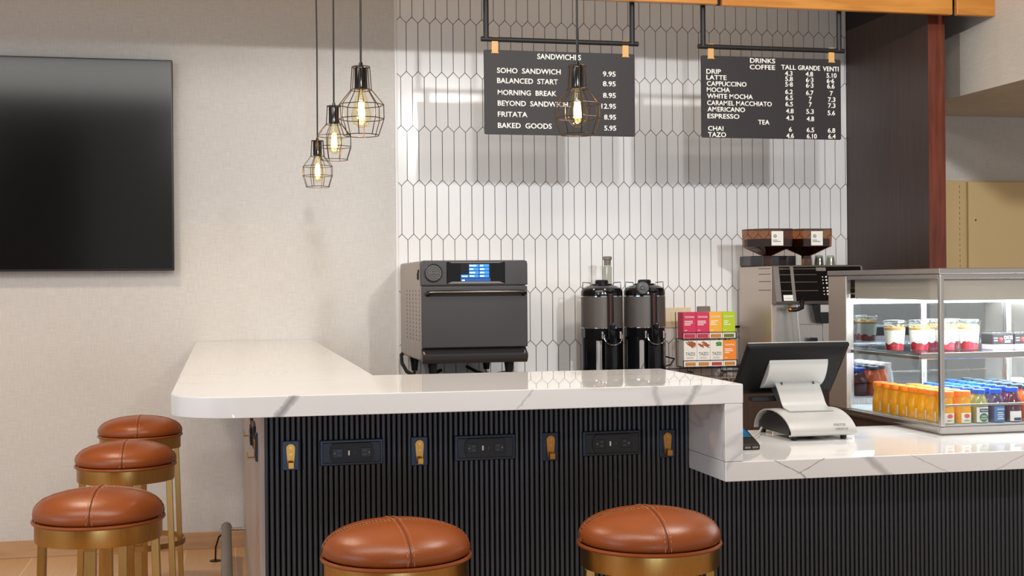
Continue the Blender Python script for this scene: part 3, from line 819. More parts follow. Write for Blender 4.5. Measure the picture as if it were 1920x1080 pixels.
DRINK_LINES=[
  ('DRINKS', 2.4933, 2.4076, 0.1306, 0.0232),('COFFEE', 2.4918, 2.3762, 0.132, 0.0232),('TALL', 2.6547, 2.3797, 0.0768, 0.0233),('GRANDE', 2.7429, 2.3793, 0.1162, 0.0234),
  ('VENTI', 2.8735, 2.3776, 0.0839, 0.0235),('DRIP', 2.2694, 2.349, 0.0746, 0.023),('LATTE', 2.2694, 2.3205, 0.1033, 0.023),('CAPPUCCINO', 2.2716, 2.2908, 0.203, 0.023),
  ('MOCHA', 2.2709, 2.2616, 0.1184, 0.023),('WHITE MOCHA', 2.2723, 2.2312, 0.2346, 0.023),('CARAMEL MACCHIATO', 2.2723, 2.1987, 0.3322, 0.023),('AMERICANO', 2.2737, 2.1683, 0.1923, 0.023),
  ('ESPRESSO', 2.2737, 2.1352, 0.1629, 0.023),('TEA', 2.5327, 2.1102, 0.0595, 0.0232),('CHAI', 2.2759, 2.0763, 0.0782, 0.023),('TAZO', 2.2759, 2.0465, 0.0918, 0.023),
  ('4.3', 2.6741, 2.3501, 0.0395, 0.0233),('5.8', 2.6755, 2.3233, 0.0395, 0.0233),('5·8', 2.6755, 2.2964, 0.0395, 0.0233),('6.2', 2.6748, 2.2607, 0.0395, 0.0233),
  ('6.5', 2.6755, 2.2312, 0.0395, 0.0233),('6.5', 2.6755, 2.2009, 0.0395, 0.0233),('4.8', 2.6784, 2.1674, 0.0395, 0.0233),('4.3', 2.6784, 2.1338, 0.0395, 0.0233),
  ('6', 2.6927, 2.0777, 0.0158, 0.0233),('4.6', 2.6791, 2.0471, 0.0395, 0.0233),('4.8', 2.7824, 2.3496, 0.0395, 0.0234),('6·3', 2.7838, 2.3206, 0.0395, 0.0234),
  ('6·3', 2.7838, 2.2943, 0.0395, 0.0234),('6.7', 2.7838, 2.2579, 0.0395, 0.0234),('7', 2.7982, 2.2279, 0.0158, 0.0234),('7', 2.7982, 2.2009, 0.0158, 0.0234),
  ('5.3', 2.7845, 2.1668, 0.0395, 0.0234),('4.8', 2.786, 2.1311, 0.0395, 0.0234),('6.5', 2.786, 2.0771, 0.0395, 0.0234),('6.10', 2.786, 2.0467, 0.0531, 0.0234),
  ('5.10', 2.8929, 2.3458, 0.0531, 0.0235),('6·6', 2.8936, 2.3187, 0.0395, 0.0235),('6.6', 2.8957, 2.293, 0.0395, 0.0235),('7', 2.9101, 2.2582, 0.0158, 0.0235),
  ('7.3', 2.8993, 2.2274, 0.0395, 0.0235),('7.3', 2.8993, 2.1983, 0.0395, 0.0235),('5.6', 2.8972, 2.1623, 0.0395, 0.0235),('6.8', 2.8972, 2.0763, 0.0395, 0.0235),
  ('6.4', 2.8993, 2.0472, 0.0395, 0.0235),
]
def menu(x0, x1, z0, z1, lines, lb, pipes, straps, zp, hl):
    h = thing('sign_hanger', hl, 'hanger', ((x0 + x1) / 2, -1.0, zp))
    MB().tube([(pipes[0], -1.0, zp), (pipes[1], -1.0, zp)], 0.0115, 14).build('crossbar', M['blackm'], h)
    for px in pipes[2:]:
        MB().tube([(px, -1.0, zp), (px, -1.0, 3.099)], 0.0125, 14).build('drop_pipe', M['blackm'], h)
    b = thing('menu_board', lb, 'sign', ((x0 + x1) / 2, -1.0, z0))
    poly = []
    r = 0.008
    for cx, cz, a0 in ((x1 - r, z1 - r, 0), (x0 + r, z1 - r, 90), (x0 + r, z0 + r, 180), (x1 - r, z0 + r, 270)):
        for k in range(5):
            a = math.radians(a0 + k * 22.5); poly.append((cx + r * math.cos(a), cz + r * math.sin(a)))
    MB().prism(poly, 'y', -1.004, -0.996, 0.001, 1).build('board', M['board'], b)
    for sx in straps:
        MB().box(sx - 0.015, -1.0065, z1 - 0.012, sx + 0.015, -1.0045, zp + 0.012, 0.0008).box(sx - 0.015, -0.9955, z1 - 0.012, sx + 0.015, -0.9935, zp + 0.012, 0.0008).box(sx - 0.015, -1.0140, zp + 0.0118, sx + 0.015, -0.9860, zp + 0.0138, 0.0008).box(sx - 0.018, -1.0080, z1 - 0.016, sx + 0.018, -1.0045, z1 - 0.011, 0.0008).build('strap', M['strap'], b)
    for t, x, z, w, ch in lines:
        MB().text(t, x, z, -1.0042, w, ch, 0.002, bold=0.018).build('lettering', M['letter'], b, 0)
menu(1.184, 1.911, 2.041, 2.431, SANDWICH_LINES, 'dark menu board of sandwich prices in white letters', (1.172, 1.930, 1.196, 1.901), (1.236, 1.866), 2.480, 'black pipe hanger carrying the sandwich menu board')
menu(2.244, 2.969, 2.043, 2.436, DRINK_LINES, 'dark menu board of coffee and tea prices in white letters', (2.231, 2.990, 2.256, 2.963), (2.293, 2.920), 2.479, 'black pipe hanger carrying the drinks menu board')

# ------------------------------------------------------------------ speed oven
t = thing('countertop_oven', 'dark grey countertop speed oven with lit blue screen', 'oven', (1.17, -0.45, 0.870))
ox0, ox1, oyf, oyb = 0.912, 1.430, -0.80, -0.07
MB().box(ox0, oyf + 0.035, 0.985, ox1, oyb, 1.462, 0.012, 3).build('body', M['ovens'], t)
# perforated side vents
mb = MB()
for i in range(5):
    for j in range(13):
        y = -0.745 + i * 0.105; z = 1.085 + j * 0.0195
        mb.cyl((ox0 - 0.0006, y, z), (ox0 + 0.001, y, z), 0.0055, 0.0055, 8)
mb.build('side_vents', M['slot'], t)
MB().prism([(ox0, 1.345), (ox1, 1.345), (ox1, 1.447), (ox1 - 0.004, 1.459), (ox1 - 0.016, 1.4635), (ox0 + 0.016, 1.4635), (ox0 + 0.004, 1.459), (ox0, 1.447)], 'y', oyf, oyf + 0.034, 0.004, 2).build('control_panel', M['ovend'], t)
pn = MB().box(1.036, oyf - 0.004, 1.352, 1.318, oyf - 0.0005, 1.456, 0.003).build('display_bezel', M['blackg'], t)
MB().prism([(1.04, 1.353), (1.314, 1.353), (1.29, 1.362), (1.06, 1.362)], 'y', oyf - 0.0065, oyf - 0.0045).prism([(1.045, 1.455), (1.312, 1.455), (1.29, 1.451), (1.06, 1.451)], 'y', oyf - 0.0065, oyf - 0.0045).build('display_trim', M['greyp'], pn)
sn = MB().box(1.102, oyf - 0.0055, 1.363, 1.248, oyf - 0.004, 1.449).build('screen', M['scrd'], t)
mb = MB(); tx = MB()
for c in range(2):
    for rr in range(4):
        x0 = 1.143 + c * 0.050; z0 = 1.431 - rr * 0.0165
        mb.box(x0, oyf - 0.0062, z0, x0 + 0.047, oyf - 0.0055, z0 + 0.0135)
        wd = (0.032, 0.018, 0.026, 0.022, 0.016, 0.02, 0.02, 0.02)[c * 4 + rr]
        tx.box(x0 + 0.003, oyf - 0.0066, z0 + 0.004, x0 + 0.003 + wd, oyf - 0.0062, z0 + 0.0095)
mb.box(1.104, oyf - 0.0062, 1.3815, 1.140, oyf - 0.0055, 1.395)
tx.box(1.108, oyf - 0.0066, 1.385, 1.134, oyf - 0.0062, 1.389)
mb.build('screen_buttons', M['scrb'], sn)
MB().box(1.102, oyf - 0.0060, 1.363, 1.246, oyf - 0.0055, 1.378).build('screen_footer', M['scr'], sn)
tx.box(1.108, oyf - 0.0066, 1.366, 1.122, oyf - 0.0060, 1.371)
tx.build('screen_text', M['scrw'], sn)
# round badge
mb = MB()
Rb = Matrix.Translation((0.972, oyf, 1.404)) @ Matrix.Rotation(PI / 2, 4, 'X')
mb.lathe([(0, 0), (0.044, 0), (0.044, 0.006), (0.040, 0.009), (0.037, 0.007), (0, 0.007)], n=40, M=Rb)
bd = mb.build('badge', M['ovend'], t)
mb = MB()
for r_, w_ in ((0.0335, 0.0016), (0.023, 0.0014), (0.0135, 0.0014)):
    mb.lathe([(r_ - w_, 0.007), (r_ - w_, 0.0092), (r_ + w_, 0.0092), (r_ + w_, 0.007)], n=40, M=Rb)
mb.box(0.944, oyf - 0.010, 1.4005, 1.000, oyf - 0.0065, 1.4075, 0.001)
mb.build('emblem', M['ovenh'], bd)
dr = MB().box(ox0 + 0.004, oyf - 0.002, 1.049, ox1 - 0.002, oyf + 0.030, 1.340, 0.004, 2).build('door', M['ovend'], t)
MB().tube([(0.945, oyf + 0.0, 1.300), (0.940, oyf - 0.03, 1.309), (0.948, oyf - 0.042, 1.312), (0.985, oyf - 0.047, 1.3125), (1.17, oyf - 0.048, 1.313), (1.365, oyf - 0.047, 1.3125), (1.402, oyf - 0.042, 1.312), (1.411, oyf - 0.03, 1.309), (1.407, oyf + 0.0, 1.300)], 0.0095, 12).build('handle', M['ovenh'], dr)
MB().prism([(oyf - 0.012, 0.990), (oyf - 0.018, 1.000), (oyf - 0.018, 1.0195), (oyf - 0.010, 1.0215), (oyf + 0.034, 1.046), (oyf + 0.034, 0.975), (oyf + 0.002, 0.975)], 'x', ox0 + 0.004, ox1 - 0.004, 0.003, 2).build('crumb_tray', M['ovend'], t)
for hx_ in (0.925, 1.408): MB().cyl((hx_, oyf - 0.019, 1.022), (hx_, oyf - 0.006, 1.03), 0.005).build('hinge', M['chrome'], t)
MB().box(ox0 - 0.001, -0.74, 1.372, ox0 + 0.001, -0.70, 1.418).tube([(ox0 - 0.002, -0.745, 1.42), (ox0 - 0.01, -0.76, 1.40), (ox0 - 0.01, -0.76, 1.375)], 0.003, 6).build('side_latch', M['slot'], t)
for lx, ly in ((0.972, -0.755), (1.345, -0.755), (0.965, -0.20), (1.345, -0.20)):
    lg = MB().lathe([(0, 0.9865), (0.026, 0.9865), (0.024, 0.975), (0.0155, 0.905), (0, 0.905)], (lx, ly, 0), 20).build('leg', M['black'], t)
    MB().cyl((lx, ly, 0.8702), (lx, ly, 0.9055), 0.0105).build('foot', M['chrome'], lg)
MB().tube([(0.93, -0.12, 1.00), (0.905, -0.14, 0.985), (0.90, -0.20, 0.945), (0.915, -0.27, 0.905), (0.96, -0.33, 0.883), (1.03, -0.30, 0.885), (1.10, -0.22, 0.905)], 0.0095, 10).build('power_cord', M['cord'], t)
MB().tube([(1.24, -0.20, 0.92), (1.28, -0.30, 0.895), (1.35, -0.28, 0.88), (1.47, -0.10, 0.88)], 0.008, 10).build('power_cord', M['cord'], t)

# ------------------------------------------------------------------ coffee urns
def urn():
    r = local('coffee_urn', 'x', 'urn')
    R = 0.108
    st = MB()   # stand: base disc, U-shaped side walls open at the front
    st.lathe([(0, 0.0), (R, 0.0), (R, 0.014), (R - 0.006, 0.018), (0, 0.018)], n=40)
    def wall(a0, a1, z0, z1):
        n = 12
        for k in range(n):
            b0 = a0 + (a1 - a0) * k / n; b1 = a0 + (a1 - a0) * (k + 1) / n
            st.prism([(R * math.cos(b0), R * math.sin(b0)), (R * math.cos(b1), R * math.sin(b1)), ((R - 0.006) * math.cos(b1), (R - 0.006) * math.sin(b1)), ((R - 0.006) * math.cos(b0), (R - 0.006) * math.sin(b0))], 'z', z0, z1)
    D = math.radians
    wall(D(178), D(246), 0.015, 0.20); wall(D(272), D(308), 0.015, 0.20); wall(D(316), D(362), 0.015, 0.20)
    wall(D(14), D(42), 0.015, 0.20); wall(D(54), D(84), 0.015, 0.20); wall(D(126), D(168), 0.015, 0.20)
    wall(D(0), D(360), 0.185, 0.245)
    st.build('stand', M['urnb'], r, 25)
    MB().lathe([(0, 0.185), (0.100, 0.185), (0.104, 0.19), (0.104, 0.247), (0, 0.247)], n=40).build('lower_shell', M['urnb'], r)
    MB().lathe([(R - 0.001, 0.246), (R + 0.0012, 0.247), (R + 0.0012, 0.251), (R - 0.001, 0.252)], n=48).lathe([(R - 0.001, 0.408), (R + 0.0012, 0.409), (R + 0.0012, 0.413), (R - 0.001, 0.414)], n=48).build('trim_ring', M['chrome'], r)
    MB().lathe([(0, 0.2475), (R, 0.2475), (R, 0.412), (0, 0.412)], n=48).build('body', M['urnw'], r)
    MB().lathe([(0, 0.412), (R, 0.412), (R, 0.436), (R - 0.006, 0.452), (R - 0.03, 0.464), (0.055, 0.468), (0.052, 0.476), (0, 0.478)], n=48).build('shoulder', M['urnb'], r)
    MB().lathe([(0, 0.476), (0.033, 0.476), (0.034, 0.492), (0.029, 0.496), (0, 0.497)], n=24).ring((0, 0, 0.484), 0.034, 0.0025, 24).build('lid', M['black'], r)
    for s in (-1, 1):
        MB().tube([(s * 0.055, 0.0, 0.465), (s * 0.060, 0, 0.482), (s * 0.098, 0, 0.484), (s * 0.100, 0, 0.45)], 0.0032, 8).build('handle', M['steelp'], r)
    MB().box(0.016, -0.122, 0.19, 0.048, -0.095, 0.445, 0.004, 2).ball((0.030, -0.112, 0.438), 0.02, s=(1.2, 1, 0.6)).build('gauge_holder', M['urnb'], r)
    MB().cyl((0.032, -0.121, 0.262), (0.032, -0.121, 0.425), 0.0075).build('sight_glass', M['amber'], r)
    fa = MB().box(0.026, -0.15, 0.20, 0.052, -0.10, 0.245, 0.006, 2).cyl((0.039, -0.142, 0.215), (0.039, -0.142, 0.155), 0.012, 0.009).box(0.030, -0.158, 0.238, 0.050, -0.135, 0.275, 0.005, 2).build('faucet', M['urnb'], r)
    g = [(-0.008, -0.118, 0.222), (-0.004, -0.150, 0.215)]
    for k in range(9):
        a = PI + PI * k / 8
        g.append((0.039 + 0.046 * math.cos(a), -0.155 - 0.012 * math.sin(a) * -1, 0.205 + 0.040 * math.sin(a)))
    g += [(0.086, -0.15, 0.215), (0.088, -0.118, 0.222)]
    MB().tube(g, 0.003, 8).build('faucet_guard', M['chrome'], r)
    MB().cyl((-0.010, -0.108, 0.195), (-0.010, -0.108, 0.232), 0.007).cyl((0.082, -0.104, 0.195), (0.082, -0.104, 0.232), 0.007).build('guard_post', M['steel'], r)
    return r
u0 = urn(); UZ = 0.8702
u0.location = (1.918, -0.40, UZ); u0.rotation_euler = (0, 0, math.radians(-10)); tag(u0, 'tall black and grey coffee urn, left of the pair', None, 'coffee urns on the back counter')
u1 = dup(u0, (2.150, -0.40, UZ), math.radians(-10), 'black and grey coffee urn with round lid hung in front, right of the pair', 'coffee urns on the back counter')
mb = MB(); Rl = Matrix.Translation((-0.026, -0.106, 0.452)) @ Matrix.Rotation(math.radians(80), 4, 'X')
mb.lathe([(0, 0), (0.036, 0), (0.036, 0.012), (0.032, 0.015), (0.02, 0.013), (0, 0.013)], n=32, M=Rl).lathe([(0, 0.013), (0.012, 0.013), (0.010, 0.018), (0, 0.019)], n=20, M=Rl)
mb.build('hanging_lid', M['black'], u1)
t = thing('shaker_jar', 'small glass jar with pale lid standing behind the urns', 'jar', (1.998, -0.24, 0.8702))
MB().lathe([(0, 0.8702), (0.022, 0.8702), (0.024, 0.89), (0.024, 1.43), (0.019, 1.445), (0, 1.445)], (1.998, -0.24, 0), 24).build('bottle', M['tumb'], t)
MB().lathe([(0, 1.4455), (0.018, 1.4455), (0.019, 1.472), (0.024, 1.474), (0.024, 1.489), (0.018, 1.492), (0, 1.492)], (1.998, -0.24, 0), 24).build('lid', M['greyp'], t)

# loose cables on the back counter
tag(MB().tube([(2.25, -0.25, 0.92), (2.29, -0.20, 0.965), (2.36, -0.14, 0.945), (2.42, -0.10, 0.93)], 0.004, 8).tube([(2.24, -0.22, 0.874), (2.30, -0.26, 0.90), (2.36, -0.20, 0.905), (2.41, -0.12, 0.93)], 0.004, 8).build('power_cable', M['cord'], None), 'thin black cables between the right urn and the tea boxes', 'cable')
tag(MB().tube([(2.90, -0.06, 1.098), (2.76, -0.06, 1.10), (2.715, -0.07, 1.085), (2.705, -0.08, 1.06), (2.735, -0.08, 1.02), (2.745, -0.08, 0.96), (2.72, -0.08, 0.93), (2.69, -0.09, 0.905), (2.73, -0.10, 0.885), (2.80, -0.12, 0.885)], 0.0075, 10).build('hose', M['cord'], None), 'thick black hose looping out between tea boxes and coffee machine', 'hose')

# ------------------------------------------------------------------ tea boxes in a wire rack
rk = thing('tea_rack', 'black two-tier wire rack holding eight tea boxes', 'rack', (2.53, -0.30, 0.8702))
mb = MB()
for z, y0, y1 in ((0.898, -0.345, -0.24), (1.047, -0.335, -0.23)):
    mb.tube([(2.384, y0, z), (2.684, y0, z), (2.684, y1, z), (2.384, y1, z)], 0.0022, 6, True)
    for k in range(5):
        x = 2.384 + k * 0.075
        mb.tube([(x, y0, z), (x, y1, z)], 0.0018, 6)
    mb.tube([(2.386, y0 - 0.001, z + 0.036), (2.684, y0 - 0.001, z + 0.036)], 0.0018, 6)
mb.build('shelves', M['blackm'], rk)
mb = MB()
for x in (2.382, 2.686):
    mb.tube([(x, -0.345, 0.936), (x, -0.345, 0.898), (x, -0.24, 0.898), (x, -0.225, 1.19)], 0.0022, 6)
    mb.tube([(x, -0.335, 1.083), (x, -0.335, 1.047), (x, -0.23, 1.047)], 0.0022, 6)
mb.build('side_frame', M['blackm'], rk)
for x in (2.44, 2.63):
    MB().tube([(x, -0.335, 0.898), (x, -0.335, 0.8725), (x, -0.25, 0.8725), (x, -0.25, 0.898)], 0.0025, 6).build('foot', M['blackm'], rk)
def tea(k, tier, body, band, top, name, lines, sach, lb, white):
    x0 = 2.387 + k * 0.0741; x1 = x0 + 0.0728
    z0, y0 = (1.0502, -0.331) if tier else (0.9012, -0.341)
    h = 0.1405 if tier else 0.1385
    t = thing('tea_box', lb, 'box', ((x0 + x1) / 2, y0 + 0.04, z0), 'tea boxes in the wire rack')
    MB().box(x0, y0, z0, x1, y0 + 0.082, z0 + h, 0.001).build('carton', body, t)
    yy = y0 - 0.0003
    if top:
        mb = MB(); rn = random.Random(k)
        for q in range(12):
            if top is M['mint']:
                a = math.radians(rn.uniform(-50, 20)); ln, wd = 0.017, 0.0085; px, pz = x0 + rn.uniform(0.034, 0.060), z0 + h * rn.uniform(0.80, 0.95)
                P = [(-ln / 2, 0), (-ln / 5, wd / 2), (ln / 4, wd / 2.4), (ln / 2, 0), (ln / 4, -wd / 2.4), (-ln / 5, -wd / 2)]
            else:
                a = math.radians(rn.uniform(-50, -20)); ln, wd = rn.uniform(0.02, 0.034), 0.006; px, pz = x0 + rn.uniform(0.014, 0.060), z0 + h * rn.uniform(0.78, 0.95)
                P = [(-ln / 2, -wd / 2), (-ln / 2, wd / 2), (ln / 2, wd / 2), (ln / 2, -wd / 2)]
            P = [(min(max(px + u * math.cos(a) - v * math.sin(a), x0 + 0.001), x1 - 0.001), min(max(pz + u * math.sin(a) + v * math.cos(a), z0 + h * 0.70), z0 + h - 0.001)) for u, v in P]
            mb.quad(*[(px_, y0 - 0.0004 - q * 0.00003, pz_) for px_, pz_ in P])
        mb.build('picture', top, t, 0)
    MB().box(x0 + 0.001, y0 - 0.0006, z0 + 0.001, x1 - 0.001, y0 + 0.0003, z0 + 0.034).build('lower_band', band, t)
    s = MB().box(x0 + 0.008, y0 - 0.0010, z0 + 0.004, x1 - 0.008, y0 + 0.0003, z0 + 0.022, 0.0003).build('opening', M['slot'], t)
    mb = MB()
    for q in range(2):
        mb.box(x0 + 0.010, y0 - 0.0022, z0 + 0.0055 + q * 0.008, x1 - 0.010, y0 - 0.0010, z0 + 0.0115 + q * 0.008, 0.0004)
    mb.build('sachet', sach, s)
    lm = M['letter'] if white else M['letterk']
    if name == 'TAZO':
        MB().text('TAZO', x0 + 0.010, z0 + h * 0.43, yy - 0.0003, 0.052, 0.018, 0.0005).build('lettering', lm, t, 0)
        for q in range(2): MB().box(x0 + 0.014, yy - 0.0006, z0 + h * 0.35 - q * 0.006, x1 - 0.02, yy, z0 + h * 0.35 - q * 0.006 + 0.0015).build('small_print', M['greyp'], t)
    else:
        MB().text('TEAVANA', x0 + 0.008, z0 + h * 0.78, yy - 0.0003, 0.056, 0.0105, 0.0005, bold=0.02).build('lettering', lm, t, 0)
        mb = MB()
        for q, wd in enumerate(lines): mb.box(x0 + 0.008, yy - 0.0006, z0 + h * 0.64 - q * 0.0095, x0 + 0.008 + wd, yy, z0 + h * 0.64 - q * 0.0095 + 0.0045)
        mb.box(x0 + 0.008, yy - 0.0006, z0 + h * 0.30, x0 + 0.022, yy, z0 + h * 0.30 + 0.003)
        mb.build('small_print', lm, t)
tea(0, 1, M['tpink'], M['tpinkd'], None, 'T', (0.046, 0.046, 0.034), M['sachetr'], 'pink tea box at the left end of the upper tier', True)
tea(1, 1, M['tpink'], M['tpinkd'], None, 'T', (0.046, 0.046, 0.034), M['sachetr'], 'pink tea box second from left on the upper tier', True)
tea(2, 1, M['tyel'], M['twhite'], None, 'T', (0.042, 0.026, 0.036), M['sachet'], 'amber yellow tea box on the upper tier', True)
tea(3, 1, M['tlime'], M['twhite'], None, 'T', (0.028, 0.022, 0.04), M['sachetg'], 'lime green tea box at the right end of the upper tier', True)
tea(0, 0, M['twhite'], M['twhite'], M['cinn'], 'TAZO', (), M['sachet'], 'white tea box with cinnamon picture at the left end of the lower tier', False)
tea(1, 0, M['twhite'], M['twhite'], M['cinn'], 'TAZO', (), M['sachet'], 'white tea box with cinnamon picture second from left on the lower tier', False)
tea(2, 0, M['twhite'], M['twhite'], M['mint'], 'TAZO', (), M['sachetr'], 'white tea box with green leaf picture on the lower tier', False)
tea(3, 0, M['torg'], M['twhite'], None, 'T', (0.042, 0.048, 0.026), M['sachet'], 'orange tea box at the right end of the lower tier', True)

# ------------------------------------------------------------------ bean-to-cup coffee machine
t = thing('coffee_machine', 'steel and black bean-to-cup coffee machine with two bean hoppers', 'coffee machine', (3.03, -0.35, 0.8702))
cx0, cx1, cyf, cyb = 2.790, 3.30, -0.56, -0.13
MB().box(cx0, cyf, 0.885, cx1, cyb, 1.431, 0.004, 2).build('body', M['warmsteel'], t)
mb = MB()
for x in (cx0 + 0.04, cx1 - 0.04):
    for y in (cyf + 0.04, cyb - 0.04): mb.cyl((x, y, 0.8702), (x, y, 0.886), 0.02)
mb.build('feet', M['black'], t)
mb = MB()
for z in (1.418, 1.388, 1.349, 1.304): mb.box(cx0 - 0.0012, cyf + 0.004, z, cx0 + 0.001, cyf + 0.16, z + 0.0028)
mb.build('side_grooves', M['slot'], t)
hd = MB().prism([(cyf + 0.003, 1.236), (cyf - 0.045, 1.232), (cyf - 0.062, 1.246), (cyf - 0.022, 1.428), (cyf + 0.003, 1.434)], 'x', cx0 + 0.002, cx1 - 0.003, 0.004, 2).build('head', M['greyp'], t)
# slanted black fascia on the head
def onhead(x, z, d=0.0012):
    y = cyf - 0.062 + (z - 1.246) / (1.428 - 1.246) * 0.040
    return (x, y - d, z)
def hpatch(x0, x1, z0, z1, d=0.0012):
    mb = MB(); mb.quad(onhead(x0, z0, d), onhead(x1, z0, d), onhead(x1, z1, d), onhead(x0, z1, d)); 
    r = bmesh.ops.extrude_face_region(mb.bm, geom=mb.bm.faces[:])
    for v in r['geom']:
        if isinstance(v, bmesh.types.BMVert): v.co.y += d * 0.9
    bmesh.ops.recalc_face_normals(mb.bm, faces=mb.bm.faces[:]); return mb
hpatch(2.822, 3.285, 1.247, 1.427).build('fascia', M['blackg'], hd)
mb = MB()
for z in (1.414, 1.384, 1.345, 1.300):
    for a, b2 in ((2.824, 2.884), (2.902, 3.030)):
        mb.quad(onhead(a, z, 0.002), onhead(b2, z, 0.002), onhead(b2, z + 0.003, 0.002), onhead(a, z + 0.003, 0.002))
mb.build('light_bars', M['chrome'], hd, 0)
hpatch(2.884, 2.902, 1.247, 1.427, 0.002).build('grey_strip', M['greyp'], hd)
lb = hpatch(2.832, 2.884, 1.250, 1.280, 0.003).build('name_label', M['lw'], hd)
MB().tube([onhead(2.838 + k * 0.0042, 1.262 + 0.006 * math.sin(k * 2.1) * (1.4 if k == 0 else 1), 0.0036) for k in range(11)], 0.0006, 4).build('script', M['letterk'], lb)
hpatch(3.030, 3.085, 1.404, 1.422, 0.002).build('display', M['greyp'], hd)
mb = MB()
for k in range(6):
    z = 1.373 - k * 0.0165 - (0.008 if k > 2 else 0)
    for x in (3.062, 3.082):
        p = onhead(x, z, 0.001); mb.cyl(p, (p[0], p[1] - 0.002, p[2] - 0.0004), 0.0048 if x > 3.07 else 0.003)
mb.build('buttons', M['lw'], hd)
mb = MB().box(2.812, cyf - 0.006, 0.89, 2.938, cyf - 0.0005, 1.230, 0.001).box(2.940, cyf - 0.006, 1.126, 3.075, cyf - 0.0005, 1.230, 0.001).box(2.940, cyf - 0.006, 0.89, 3.075, cyf - 0.0005, 1.1235, 0.001).box(3.077, cyf - 0.006, 0.89, 3.29, cyf - 0.0005, 1.230, 0.001)
mb.build('front_panel', M['steel'], t)
MB().box(2.985, cyf - 0.040, 1.016, 3.032, cyf - 0.006, 1.055, 0.004, 2).build('grounds_latch', M['black'], t)
MB().prism([(3.018, 1.232), (3.078, 1.232), (3.078, 1.13), (3.038, 1.13), (3.018, 1.21)], 'y', cyf - 0.075, cyf - 0.006, 0.003).build('spout', M['black'], t)
MB().box(3.030, cyf - 0.080, 1.188, 3.080, cyf - 0.074, 1.228, 0.002).build('spout_cover', M['silver'], t)
MB().cyl((3.105, cyf - 0.005, 1.21), (3.105, cyf - 0.014, 1.21), 0.022).build('dial', M['greyp'], t)
w = MB().tube([(2.935, cyf - 0.02, 1.252), (2.930, cyf - 0.07, 1.245), (2.922, cyf - 0.085, 1.215), (2.895, cyf - 0.082, 1.205), (2.862, cyf - 0.078, 1.204)], 0.012, 12).build('steam_arm', M['black'], t)
MB().tube([(2.896, cyf - 0.082, 1.228), (2.899, cyf - 0.083, 1.16), (2.905, cyf - 0.084, 1.09), (2.911, cyf - 0.082, 1.035)], 0.0052, 12).cyl((2.911, cyf - 0.082, 1.036), (2.9125, cyf - 0.081, 1.022), 0.004, 0.001).build('steam_wand', M['silver'], w)
MB().ball((2.858, cyf - 0.082, 1.205), 0.013).build('valve', M['brassx'], w)
MB().box(2.83, cyf - 0.15, 0.8702, 3.26, cyf - 0.002, 0.895, 0.004).box(2.835, cyf - 0.145, 1.006, 3.08, cyf - 0.006, 1.012, 0.002).build('drip_tray', M['blackm'], t)
MB().box(2.80, cyf + 0.06, 1.4312, 3.29, cyb - 0.0, 1.436, 0.001).build('top_tray', M['black'], t)
MB().box(2.792, -0.30, 1.436, 3.05, -0.135, 1.490, 0.003).build('smoked_cover', M['smoke'], t)
def hopper(dx, dy):
    plan = [(2.762, -0.545), (2.918, -0.545), (2.922, -0.54), (2.922, -0.37), (2.715, -0.37), (2.700, -0.39), (2.700, -0.455)]
    plan = [(x + dx, y + dy) for x, y in plan]
    c = (2.815 + dx, -0.45 + dy)
    def loft(levels, sc_in=1.0):
        mb = MB(); bm = mb.bm; rings = []
        for z, s in levels:
            rings.append([bm.verts.new((c[0] + (x - c[0]) * s * sc_in, c[1] + (y - c[1]) * s * sc_in, z)) for x, y in plan])
        for a, b2 in zip(rings, rings[1:]):
            for k in range(len(plan)):
                bm.faces.new((a[k], a[(k + 1) % len(plan)], b2[(k + 1) % len(plan)], b2[k]))
        bm.faces.new(rings[0][::-1]); bm.faces.new(rings[-1])
        bmesh.ops.recalc_face_normals(bm, faces=bm.faces[:]); return mb
    h = loft([(1.436, 0.19), (1.486, 0.19), (1.534, 0.98), (1.622, 1.0)]).build('bean_hopper', M['hopperg'], t, 20)
    loft([(1.470, 0.17), (1.488, 0.185), (1.535, 0.93), (1.575, 0.93)], 0.98).build('coffee_beans', M['beans'], h, 20)
    MB().prism([(x, y) for x, y in plan], 'z', 1.6225, 1.628, 0.001).build('hopper_lid', M['smoke'], h)
    x0 = 2.800 + dx; y0 = -0.5462 + dy
    l = MB().box(x0, y0, 1.539, x0 + 0.066, y0 + 0.001, 1.614).build('hopper_label', M['lw'], h)
    mb = MB(); Rr = Matrix.Translation((x0 + 0.020, y0, 1.588)) @ Matrix.Rotation(PI / 2, 4, 'X')
    mb.lathe([(0.0055, 0.0), (0.0055, 0.0008), (0.009, 0.0008), (0.009, 0.0)], n=24, M=Rr).lathe([(0, 0), (0, 0.0006), (0.003, 0.0006), (0.003, 0)], n=12, M=Rr)
    mb.build('emblem', M['lgreen'], l)
    mb = MB()
    for q, wd in enumerate((0.026, 0.044)): mb.box(x0 + 0.008, y0 - 0.0006, 1.565 - q * 0.007, x0 + 0.008 + wd, y0, 1.5685 - q * 0.007)
    mb.build('label_print', M['greyp'], l)
hopper(0, 0); hopper(0.2235, 0)
